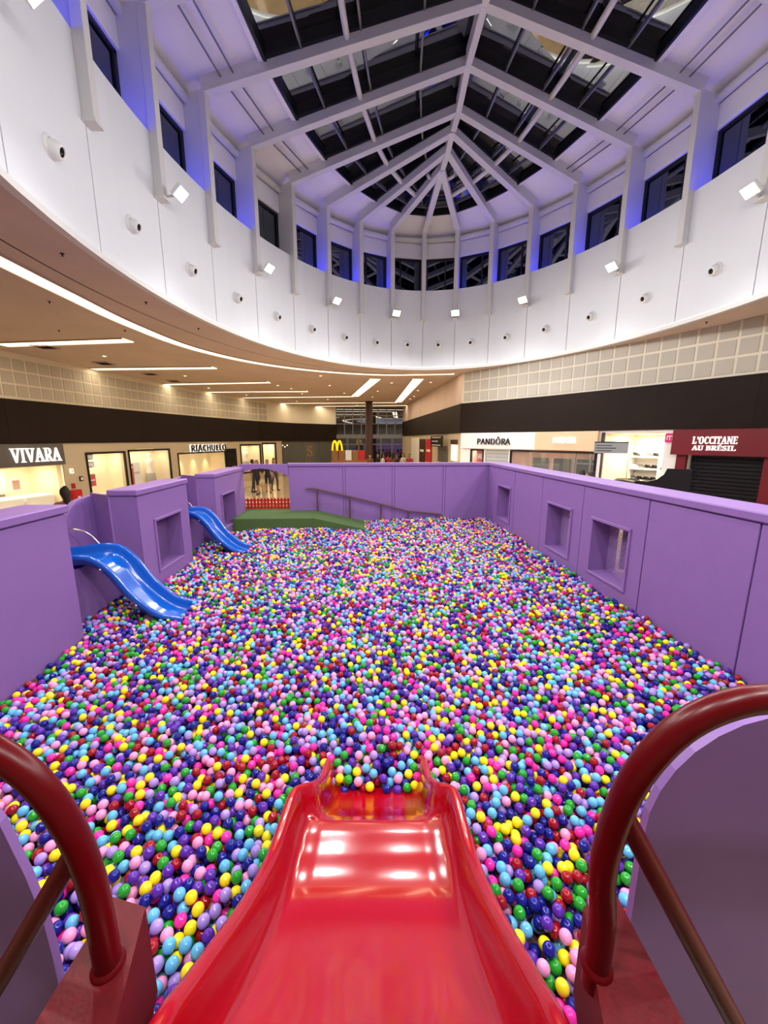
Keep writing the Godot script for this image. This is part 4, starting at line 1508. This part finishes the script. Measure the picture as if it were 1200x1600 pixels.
	abox(st, Vector3(-0.12, 2.7, -0.03), Vector3(0.68, 2.73, 0.05))
	obj("top_rail", st, M.dark_metal, o)
	dirn = Vector2(ray(1030, 740).x, ray(1030, 740).z).normalized()
	p = dirn * 9.6
	o = thing("black_counter", "black kiosk counter panel with a curved swooping top edge", "counter", Vector3(p.x, 0, p.y), atan2(-p.x, -p.y))
	st = mb()
	prism(st, PackedVector2Array([Vector2(-0.5, 0), Vector2(0.52, 0), Vector2(0.52, 2.22), Vector2(0.12, 2.22), Vector2(0.08, 2.1), Vector2(-0.02, 2.0), Vector2(-0.18, 1.94), Vector2(-0.36, 1.95), Vector2(-0.46, 1.88), Vector2(-0.5, 1.75)]), 0.06)
	obj("front_panel", st, M.black, o)
	st = mb()
	abox(st, Vector3(-0.5, 0.0, -0.5), Vector3(-0.44, 1.75, 0.0)); abox(st, Vector3(0.46, 0.0, -0.5), Vector3(0.52, 2.2, 0.0))
	obj("side_panel", st, M.dark_wood, o)
	st = mb()
	abox(st, Vector3(-0.44, 1.0, -0.5), Vector3(0.46, 1.04, 0.0))
	obj("worktop", st, M.wood, o)

func make_shoe(m: Material) -> Node3D:
	var o := Node3D.new()
	o.name = numbered("shoe")
	add_child(o)
	var st := mb()
	prism(st, PackedVector2Array([Vector2(-0.12, 0.02), Vector2(0.13, 0.02), Vector2(0.12, 0.05), Vector2(0.03, 0.09), Vector2(-0.04, 0.12), Vector2(-0.12, 0.12)]), 0.08, Transform3D(Basis.IDENTITY, Vector3(0, 0, -0.04)))
	obj("upper", st, m, o)
	st = mb()
	abox(st, Vector3(-0.125, 0, -0.043), Vector3(0.135, 0.02, 0.043), 0.004)
	obj("sole", st, M.white, o)
	return o

func build_corridor():
	# glass exit wall
	var z := -34.5
	var x0 := -4.2; var x1 := 1.7
	var o := Node3D.new()
	o.name = "window_31"
	add_child(o)
	tag(o, "tall dark glazed exit wall with pale mullions at the corridor end", "window", "", "structure")
	var st := mb()
	for i in 9:
		var x := lerpf(x0, x1, i / 8.0)
		abox(st, Vector3(x - 0.04, 3.2, z - 0.05), Vector3(x + 0.04, HC, z + 0.05))
	for y in [4.1, 4.8]:
		abox(st, Vector3(x0, y - 0.03, z - 0.05), Vector3(x1, y + 0.03, z + 0.05))
	abox(st, Vector3(x0, 2.85, z - 0.1), Vector3(x1, 3.2, z + 0.1))
	obj("mullion_grid", st, M.grey_frame, o)
	for i in 8:
		st = mb()
		abox(st, Vector3(lerpf(x0, x1, i / 8.0) + 0.04, 3.2, z - 0.01), Vector3(lerpf(x0, x1, (i + 1) / 8.0) - 0.04, HC, z + 0.01))
		obj("pane", st, M.window_glass, o)
	o = Node3D.new()
	o.name = "door_1"
	add_child(o)
	tag(o, "row of glass exit doors under the pale beam", "door", "", "structure")
	for i in 6:
		var xa := lerpf(x0, x1, i / 6.0); var xb := lerpf(x0, x1, (i + 1) / 6.0)
		st = mb()
		abox(st, Vector3(xa + 0.02, 0, z - 0.03), Vector3(xa + 0.09, 2.85, z + 0.03))
		abox(st, Vector3(xb - 0.09, 0, z - 0.03), Vector3(xb - 0.02, 2.85, z + 0.03))
		abox(st, Vector3(xa + 0.09, 2.3, z - 0.03), Vector3(xb - 0.09, 2.38, z + 0.03))
		abox(st, Vector3(xa + 0.09, 0.0, z - 0.03), Vector3(xb - 0.09, 0.12, z + 0.03))
		var lf := obj("leaf", st, M.grey_frame, o)
		st = mb()
		abox(st, Vector3(xa + 0.09, 0.12, z - 0.008), Vector3(xb - 0.09, 2.85, z + 0.008))
		obj("pane", st, M.window_glass, lf)
	st = mb()
	abox(st, Vector3(-20, 0, -38.3), Vector3(20, HC, -38))
	tag(obj("wall_outside", st, M.black), "dark night outside the glass exit", "wall", "", "structure")
	# round brown column
	var p := at_depth(577, 700, -29.0)
	o = thing("brown_column", "dark brown column standing before the glass exit wall", "column", Vector3(p.x, 0, -29))
	st = mb(true)
	lathe(st, [Vector2(0.27, HC), Vector2(0.27, 0.15), Vector2(0.33, 0.15), Vector2(0.33, 0.0)], 24)
	obj("shaft", st, M.dark_wood, o)
	# burger kiosk
	p = at_depth(545, 715, -24.0)
	o = thing("burger_kiosk", "small food kiosk with yellow double arch and menu boards", "kiosk", Vector3(p.x, 0, -24))
	st = mb()
	abox(st, Vector3(-1.1, 0, -0.6), Vector3(1.1, 1.5, 0.0), 0.02)
	obj("counter", st, M.wood, o)
	var cols := [M.wood, M.wood, M.poster_white, M.wood, M.poster_red]
	for i in 5:
		st = mb()
		abox(st, Vector3(-1.05 + i * 0.42, 1.5, -0.06), Vector3(-0.67 + i * 0.42, 2.12, -0.02), 0.01)
		obj("menu_board", st, cols[i], o)
	st = mb(true)
	for s in [-1.0, 1.0]:
		var pts := []
		for i in 15:
			var q := i / 14.0
			pts.append(Vector3(-0.7 + s * 0.15 + lerpf(-0.15, 0.15, q), 2.1 + 0.58 * pow(sin(PI * q), 0.55), 0.05))
		tube(st, pts, 0.055, 8)
	obj("arches", st, M.yellow_glow, o)
	# white lit shop on the corridor wall
	for e in [[644, 684, 656, 725, "white pilaster at the corridor shop front", M.white, "pilaster"], [657, 686, 665, 722, "tall brown and red poster panel in the corridor", M.dark_wood, "poster"], [667, 686, 675, 722, "tall red poster panel in the corridor", M.poster_red, "poster"], [686, 697, 700, 722, "grey shutter panel under the dark picture board", M.grey_frame, "panel"], [707, 695, 716, 720, "bright white light box beside the picture board", M.counter_glow, "light box"], [706, 687, 716, 694, "small dark sign above the white light box", M.dark_wood, "sign"]]:
		board(CW, [e[0], e[1], e[2], e[3]], "wall_panel", e[4], e[6], e[5], 0.04, 1 if e[6] == "poster" else 0, M.white)
	board(CW, [682, 681, 702, 698], "picture_board", "dark hanging board with pale pictures in the corridor", "sign", M.black, 0.3, 3, M.shutter_grey)

# ------------------------------------------------------------------ people: one continuous surface from tapered bones
func capsule(p: Vector3, a: Vector3, b: Vector3, ra: float, rb: float) -> float:
	var ab := b - a
	var t := clampf((p - a).dot(ab) / maxf(ab.length_squared(), 1e-6), 0.0, 1.0)
	return p.distance_to(a + ab * t) - lerpf(ra, rb, t)

func person_mesh(shirt: Color, legs: Color, hair: Color, skin: Color, walk: float, long_hair: bool, shorts: bool, arm: float) -> SurfaceTool:
	var bones := []   # a, b, ra, rb, colour
	var lower := skin if shorts else legs
	bones.append([Vector3(0, 0.95, 0), Vector3(0, 1.12, 0), 0.135, 0.12, legs])
	bones.append([Vector3(0, 1.1, 0), Vector3(0, 1.32, 0), 0.125, 0.135, shirt])
	bones.append([Vector3(-0.15, 1.38, 0), Vector3(0.15, 1.38, 0), 0.065, 0.065, shirt])
	bones.append([Vector3(0, 1.42, 0), Vector3(0, 1.52, 0.01), 0.052, 0.048, skin])
	bones.append([Vector3(0, 1.57, 0.02), Vector3(0, 1.64, 0.01), 0.075, 0.092, skin])
	bones.append([Vector3(0, 1.59, 0.1), Vector3(0, 1.57, 0.115), 0.012, 0.016, skin])
	bones.append([Vector3(0, 1.62, -0.03), Vector3(0, 1.68, -0.01), 0.09, 0.085, hair])
	if long_hair:
		bones.append([Vector3(0, 1.62, -0.06), Vector3(0, 1.4, -0.09), 0.075, 0.05, hair])
		bones.append([Vector3(0, 1.74, -0.05), Vector3(0, 1.76, -0.06), 0.045, 0.04, hair])
	for s in [-1.0, 1.0]:
		var sw: float = s * walk
		bones.append([Vector3(s * 0.19, 1.37, 0), Vector3(s * 0.24, 1.1, -sw * 0.12), 0.055, 0.043, shirt])
		var el := Vector3(s * 0.24, 1.1, -sw * 0.12)
		var wr := el + Vector3(-s * 0.02, -0.24 * cos(arm), 0.24 * sin(arm) + 0.03)
		bones.append([el, wr, 0.04, 0.028, skin])
		var hd := (wr - el).normalized()
		bones.append([wr, wr + hd * 0.08, 0.03, 0.03, skin])
		for k in 4:
			var fb := wr + hd * 0.07 + Vector3(0, 0, (k - 1.5) * 0.02)
			bones.append([fb, fb + hd * (0.07 - 0.01 * absf(k - 1.3)), 0.011, 0.009, skin])
		bones.append([wr + hd * 0.03 + Vector3(0, 0, 0.03), wr + hd * 0.08 + Vector3(0, 0, 0.055), 0.012, 0.01, skin])
		bones.append([Vector3(s * 0.085, 0.92, 0), Vector3(s * 0.095, 0.52, sw * 0.16), 0.088, 0.06, legs])
		var an := Vector3(s * 0.095, 0.09, sw * 0.14 - (0.1 if sw < 0 else 0.0))
		bones.append([Vector3(s * 0.095, 0.52, sw * 0.16), an, 0.058, 0.038, lower])
		bones.append([an + Vector3(0, -0.045, -0.02), an + Vector3(s * 0.015, -0.055, 0.15), 0.042, 0.033, Color(0.03, 0.03, 0.04)])
	var cs := 0.024
	var lo := Vector3(-0.4, -0.02, -0.42)
	var nx := 34; var ny := 78; var nz := 36
	var fld := {}
	var near := {}
	# sample only near bones
	for bi in bones.size():
		var b = bones[bi]
		var r: float = max(b[2], b[3]) + cs * 2.5
		var mn := Vector3(min(b[0].x, b[1].x) - r, min(b[0].y, b[1].y) - r, min(b[0].z, b[1].z) - r)
		var mx := Vector3(max(b[0].x, b[1].x) + r, max(b[0].y, b[1].y) + r, max(b[0].z, b[1].z) + r)
		for i in range(maxi(0, int((mn.x - lo.x) / cs)), mini(nx, int((mx.x - lo.x) / cs) + 2)):
			for j in range(maxi(0, int((mn.y - lo.y) / cs)), mini(ny, int((mx.y - lo.y) / cs) + 2)):
				for k in range(maxi(0, int((mn.z - lo.z) / cs)), mini(nz, int((mx.z - lo.z) / cs) + 2)):
					var id := (i * 100 + j) * 100 + k
					var d := capsule(lo + Vector3(i, j, k) * cs, b[0], b[1], b[2], b[3])
					if fld.has(id):
						var e: float = fld[id]
						if d < e: near[id] = bi
						var h := clampf(0.5 + 0.5 * (e - d) / 0.03, 0.0, 1.0)
						fld[id] = lerpf(e, d, h) - 0.03 * h * (1.0 - h)
					else:
						fld[id] = d
						near[id] = bi
	var vid := {}
	var vp := []
	var vc := []
	var off := [0, 10000, 100, 10100, 1, 10001, 101, 10101]
	for id in fld:
		var sum := Vector3.ZERO
		var cnt := 0
		var vals := []
		var okc := true
		for o in off:
			if not fld.has(id + o): okc = false; break
			vals.append(fld[id + o])
		if not okc: continue
		var i: int = id / 10000; var j: int = (id / 100) % 100; var k: int = id % 100
		for e in [[0, 1], [2, 3], [4, 5], [6, 7], [0, 2], [1, 3], [4, 6], [5, 7], [0, 4], [1, 5], [2, 6], [3, 7]]:
			var va: float = vals[e[0]]; var vb: float = vals[e[1]]
			if (va < 0) != (vb < 0):
				var t := va / (va - vb)
				var pa := Vector3(e[0] & 1, (e[0] >> 1) & 1, (e[0] >> 2) & 1)
				var pb := Vector3(e[1] & 1, (e[1] >> 1) & 1, (e[1] >> 2) & 1)
				sum += pa.lerp(pb, t)
				cnt += 1
		if cnt > 0:
			vid[id] = vp.size()
			vp.append(lo + (Vector3(i, j, k) + sum / cnt) * cs)
			var bb = bones[near[id]]
			vc.append(bb[4])
	var st := mb(true)
	for id in vid:
		for ax in 3:
			var step: int = [10000, 100, 1][ax]
			var u: int = [100, 1, 10000][ax]
			var v: int = [1, 10000, 100][ax]
			if not fld.has(id + step): continue
			var a: float = fld[id]; var b: float = fld[id + step]
			if (a < 0) == (b < 0): continue
			if not (vid.has(id - u) and vid.has(id - v) and vid.has(id - u - v)): continue
			var q := [vid[id], vid[id - u], vid[id - u - v], vid[id - v]]
			if a < 0: q.reverse()
			for tpl in [[0, 1, 2], [0, 2, 3]]:
				for m in tpl:
					st.set_color(vc[q[m]])
					st.add_vertex(vp[q[m]])
	return st

func build_people():
	var skin := Color(0.48, 0.27, 0.18)
	var hair := Color(0.02, 0.014, 0.012)
	var defs := [
		person_mesh(Color(0.24, 0.1, 0.04), Color(0.03, 0.03, 0.05), hair, skin, 0.2, true, false, 0.9),
		person_mesh(Color(0.02, 0.02, 0.025), Color(0.02, 0.02, 0.03), hair, skin, 0.8, false, true, 0.2),
		person_mesh(Color(0.75, 0.72, 0.68), Color(0.06, 0.07, 0.1), hair, skin, 0.6, true, false, 0.4),
		person_mesh(Color(0.45, 0.04, 0.07), Color(0.05, 0.05, 0.06), hair, skin, 0.3, false, false, 0.3)]
	var meshes := []
	for d in defs:
		d.generate_normals()
		meshes.append(d.commit())
	# [mesh, x, z, turn, label]
	var list := []
	var l := hit(LW, 103, 770)
	var f := on_wall(LW, l.x)
	var p := f.origin + f.basis.z * 1.4
	var wp := ray(102, 775)
	var wd := Vector2(wp.x, wp.z).normalized() * 11.0
	list.append([0, wd.x, wd.y, -2.1, "person in a brown top with hair tied in a bun, beside the jewellery window"])
	for e in [[393, 760, 3, 21.5, 2.2, "person in a dark red top walking behind the pit entrance"], [399, 772, 1, 20.6, -0.4, "person in black shorts walking beyond the red picket fence, beside the entrance jamb"], [416, 772, 1, 21.0, 0.3, "person in black standing beyond the middle of the red picket fence"], [427, 770, 2, 22.0, 0.9, "person in white standing beyond the right end of the red picket fence"], [914, 735, 1, 12.6, 2.4, "person in black standing between the right pit wall and the peach sign shop"], [926, 738, 2, 11.7, -2.4, "person in a white shirt before the peach sign shop, next to the directory post"]]:
		var r := ray(e[0], 700)
		var d := Vector2(r.x, r.z).normalized() * float(e[3])
		list.append([e[2], d.x, d.y, e[4], e[5]])
	var k := 0
	for e in [[578, 27.0], [590, 28.5], [598, 27.5], [606, 29.0], [613, 28.0], [621, 27.2], [630, 28.8], [640, 27.6]]:
		var r := ray(e[0], 700)
		var d := Vector2(r.x, r.z).normalized() * float(e[1])
		list.append([k % 4, d.x, d.y, 0.9 * k, ""])
		k += 1
	var tops := ["brown", "black", "white", "dark red"]
	for e in list:
		var o := MeshInstance3D.new()
		o.mesh = meshes[e[0]]
		o.material_override = M.person
		o.name = numbered("person")
		add_child(o)
		o.position = Vector3(e[1], 0, e[2])
		o.rotation.y = e[3]
		if e[0] != 0 and e[1] > 5.0: o.scale = Vector3.ONE * 1.1
		if e[4] != "": tag(o, e[4], "person")
		else: tag(o, "person in a %s top in the far crowd before the glass exit" % tops[e[0]], "person", "people in %s tops in the far crowd" % tops[e[0]])

# ------------------------------------------------------------------ balls
const BR := 0.0275
var BALL_COLOURS := []

func ball_top(x: float, z: float, n: FastNoiseLite) -> float:
	var h := 0.685 + n.get_noise_2d(x * 10.0, z * 10.0) * 0.05
	h += 0.1 * exp(-(pow(x - 1.6, 2) + pow((z + 9.6) * 1.3, 2)) / 1.2)
	h += 0.09 * exp(-(pow((x + 1.8) * 0.7, 2) + pow(z + 8.7, 2)) / 0.4)
	h += 0.11 * exp(-(pow(x - 0.06, 2) + pow(z + 2.32, 2)) / 0.08)
	h += 0.06 * smoothstep(2.6, 3.3, x)
	return h

func ball_free(x: float, z: float) -> bool:
	var xl := -3.05
	if (z < -4.05 and z > -5.3) or (z < -6.8 and z > -8.05): xl = -3.35
	if x < xl + BR or x > 3.32 - BR: return false
	if z < -9.98 + BR: return false
	# camera-frame tests
	var wx := x * cos(PIT) + z * sin(PIT)
	var wz := -x * sin(PIT) + z * cos(PIT)
	if wz > -0.85 - BR: return false
	var sx := absf(wx - SLIDE_X)
	if wz > -1.62 and sx < 0.3: return false
	if wz > -2.02 and wz <= -1.62 and sx < 0.36: return false
	# green platform
	if z < -8.92 and x < -1.15: return false
	if z < -8.95 and x < 0.05: return false
	# blue slides
	for dz in [0.0, -2.75]:
		if absf(z + 4.7 - dz) < 0.25 and x < -2.25 and x > -2.88: return false
	return true

func build_balls():
	rng.seed = 4242
	var cols := [[c8(236, 150, 196), "pale pink", 13], [c8(232, 44, 158), "hot pink", 10], [c8(88, 40, 158), "violet", 13], [c8(166, 138, 214), "lavender", 13], [c8(22, 26, 128), "navy blue", 17], [c8(98, 178, 222), "sky blue", 15], [c8(36, 152, 42), "green", 12], [c8(246, 222, 22), "yellow", 12], [c8(150, 14, 28), "dark red", 13]]
	var pick := []
	for i in cols.size():
		for k in cols[i][2]: pick.append(i)
	var noise := FastNoiseLite.new()
	noise.seed = 5
	noise.frequency = 0.08
	var X0 := -3.4; var Z0 := -10.0
	var CS := 0.055
	var NX := int(6.9 / CS) + 3
	var NZ := int(9.4 / CS) + 3
	var cells := []
	cells.resize(NX * NZ)
	for i in NX * NZ: cells[i] = PackedFloat32Array()
	var D2 := 4.0 * BR * BR
	var out := PackedFloat32Array()
	var tries := 0
	var miss := 0
	while miss < 2600 and tries < 160000:
		tries += 1
		# best of a few random drops, then roll downhill
		var bx := 0.0; var bz := 0.0; var by := 1e9
		for k in 3:
			var x := rng.randf_range(-3.35, 3.32)
			var z := rng.randf_range(-9.95, -0.7)
			if not ball_free(x, z): continue
			var y := land(x, z, cells, NX, X0, Z0, CS, D2) - ball_top(x, z, noise)
			if y < by: by = y; bx = x; bz = z
		if by > 1e8: continue
		var step := 0.03
		for k in 7:
			var a := rng.randf() * TAU
			var x := bx + cos(a) * step
			var z := bz + sin(a) * step
			if ball_free(x, z):
				var y := land(x, z, cells, NX, X0, Z0, CS, D2) - ball_top(x, z, noise)
				if y < by: by = y; bx = x; bz = z
				else: step *= 0.75
		if by > -0.03 + rng.randf() * 0.02:
			miss += 1
			continue
		miss = 0 if miss < 40 else miss - 40
		var yy := by + ball_top(bx, bz, noise)
		out.append(bx); out.append(yy); out.append(bz)
		var ci := int((bx - X0) / CS) + 1
		var cj := int((bz - Z0) / CS) + 1
		var arr: PackedFloat32Array = cells[cj * NX + ci]
		arr.append(bx); arr.append(yy); arr.append(bz)
		cells[cj * NX + ci] = arr
	var n := out.size() / 3
	# which ones show largest: near the camera, on top and in the frame
	var cand := []
	for i in n:
		var p := Vector3(out[i * 3], out[i * 3 + 1], out[i * 3 + 2])
		if p.y < ball_top(p.x, p.z, noise) - 0.06: continue
		var w := pit_to_world(p)
		var q := to_pixel(w)
		if q.x < 5 or q.x > 1195 or q.y > 1595 or q.y < 1100: continue
		if q.y > 1290 and q.x < 90: continue
		if q.x > 1000 - maxf(0.0, (1440 - q.y)) * 0.0 and q.y > 1330: continue
		if q.y > 1440 and (q.x < 190 or q.x > 925): continue
		var half := 60.0 + (q.y - 1195.0) * 0.73 if q.y > 1230 else 0.0
		if q.y > 1200 and absf(q.x - 570.0) < half: continue
		cand.append([w.distance_to(Vector3(0, EYE, 0)), i])
	cand.sort_custom(func(a, b): return a[0] < b[0])
	var single := {}
	for k in min(298, cand.size()): single[cand[k][1]] = true
	var mesh := SphereMesh.new()
	mesh.radius = BR
	mesh.height = BR * 2
	mesh.radial_segments = 24
	mesh.rings = 12
	var small := SphereMesh.new()
	small.radius = BR
	small.height = BR * 2
	small.radial_segments = 16
	small.rings = 8
	var mats := []
	for c in cols:
		var m := mat("ball_" + c[1], c[0], 0.16)
		mats.append(m)
	var mm := MultiMesh.new()
	mm.transform_format = MultiMesh.TRANSFORM_3D
	mm.use_colors = true
	mm.mesh = small
	mm.instance_count = n - single.size()
	var j := 0
	for i in n:
		var p := Vector3(out[i * 3], out[i * 3 + 1], out[i * 3 + 2])
		var ci: int = pick[rng.randi() % pick.size()]
		if single.has(i):
			var o := MeshInstance3D.new()
			o.mesh = mesh
			o.material_override = mats[ci]
			o.name = numbered("pit_ball")
			add_child(o)
			o.position = pit_to_world(p)
			var side: String = "on the blue slides' side" if p.x + p.z * 0.055 < -0.05 else "on the mesh windows' side"
			tag(o, "glossy %s ball close beside the red slide, %s" % [cols[ci][1], side], "ball", "%s balls beside the red slide, %s" % [cols[ci][1], side])
		else:
			var b := Basis(Vector3.UP, rng.randf() * TAU) * Basis(Vector3.RIGHT, rng.randf() * TAU)
			mm.set_instance_transform(j, Transform3D(b, pit_to_world(p)))
			mm.set_instance_color(j, cols[ci][0].srgb_to_linear())
			j += 1
	var so := MeshInstance3D.new()
	so.mesh = mesh
	so.material_override = mats[4]
	so.name = numbered("pit_ball")
	add_child(so)
	so.position = pit_to_world(Vector3(3.5, 0.9 + BR, -4.62))
	tag(so, "single navy ball lying on the sill of the first mesh window", "ball")
	var mi := MultiMeshInstance3D.new()
	mi.multimesh = mm
	mi.material_override = M.balls
	mi.name = "pit_balls"
	add_child(mi)
	tag(mi, "thousands of small glossy balls in nine colours filling the purple pit", "balls", "", "stuff")
	print("balls ", n, " tries ", tries, " single ", single.size())

func land(x: float, z: float, cells: Array, NX: int, X0: float, Z0: float, CS: float, D2: float) -> float:
	var y := 0.57
	var ci := int((x - X0) / CS) + 1
	var cj := int((z - Z0) / CS) + 1
	for dj in [-1, 0, 1]:
		for di in [-1, 0, 1]:
			var a: PackedFloat32Array = cells[(cj + dj) * NX + ci + di]
			var n := a.size()
			var k := maxi(0, n - 12)
			while k < n:
				var dx := x - a[k]
				var dz := z - a[k + 2]
				var d := dx * dx + dz * dz
				if d < D2:
					var h := a[k + 1] + sqrt(D2 - d)
					if h > y: y = h
				k += 3
	return y

# ------------------------------------------------------------------ light levels
const FLOOD := 14.5
const BLUE := 0.55
const COVE := 0.7
const SLOT := 0.8
const SHOP := 2.2

func _ready():
	var cam := Camera3D.new()
	cam.name = "camera"
	cam.position = Vector3(0, EYE, 0)
	cam.rotation.x = -PITCH
	cam.fov = rad_to_deg(2.0 * atan(800.0 / FPX))
	cam.near = 0.05
	cam.far = 200.0
	add_child(cam)
	cam.current = true
	var we := WorldEnvironment.new()
	we.name = "world_environment"
	var e := Environment.new()
	e.background_mode = Environment.BG_COLOR
	e.background_color = Color(0.012, 0.014, 0.024)
	e.tonemap_mode = Environment.TONE_MAPPER_LINEAR
	e.tonemap_exposure = 1.08
	e.sdfgi_enabled = true
	e.ssao_enabled = true
	e.ssil_enabled = true
	we.environment = e
	add_child(we)
	make_materials()
	build_hall()
	build_atrium()
	build_roof()
	build_floodlights()
	build_ceiling_lights()
	build_pit()
	build_near()
	build_left_shops()
	build_right_shops()
	build_corridor()
	build_people()
	build_balls()
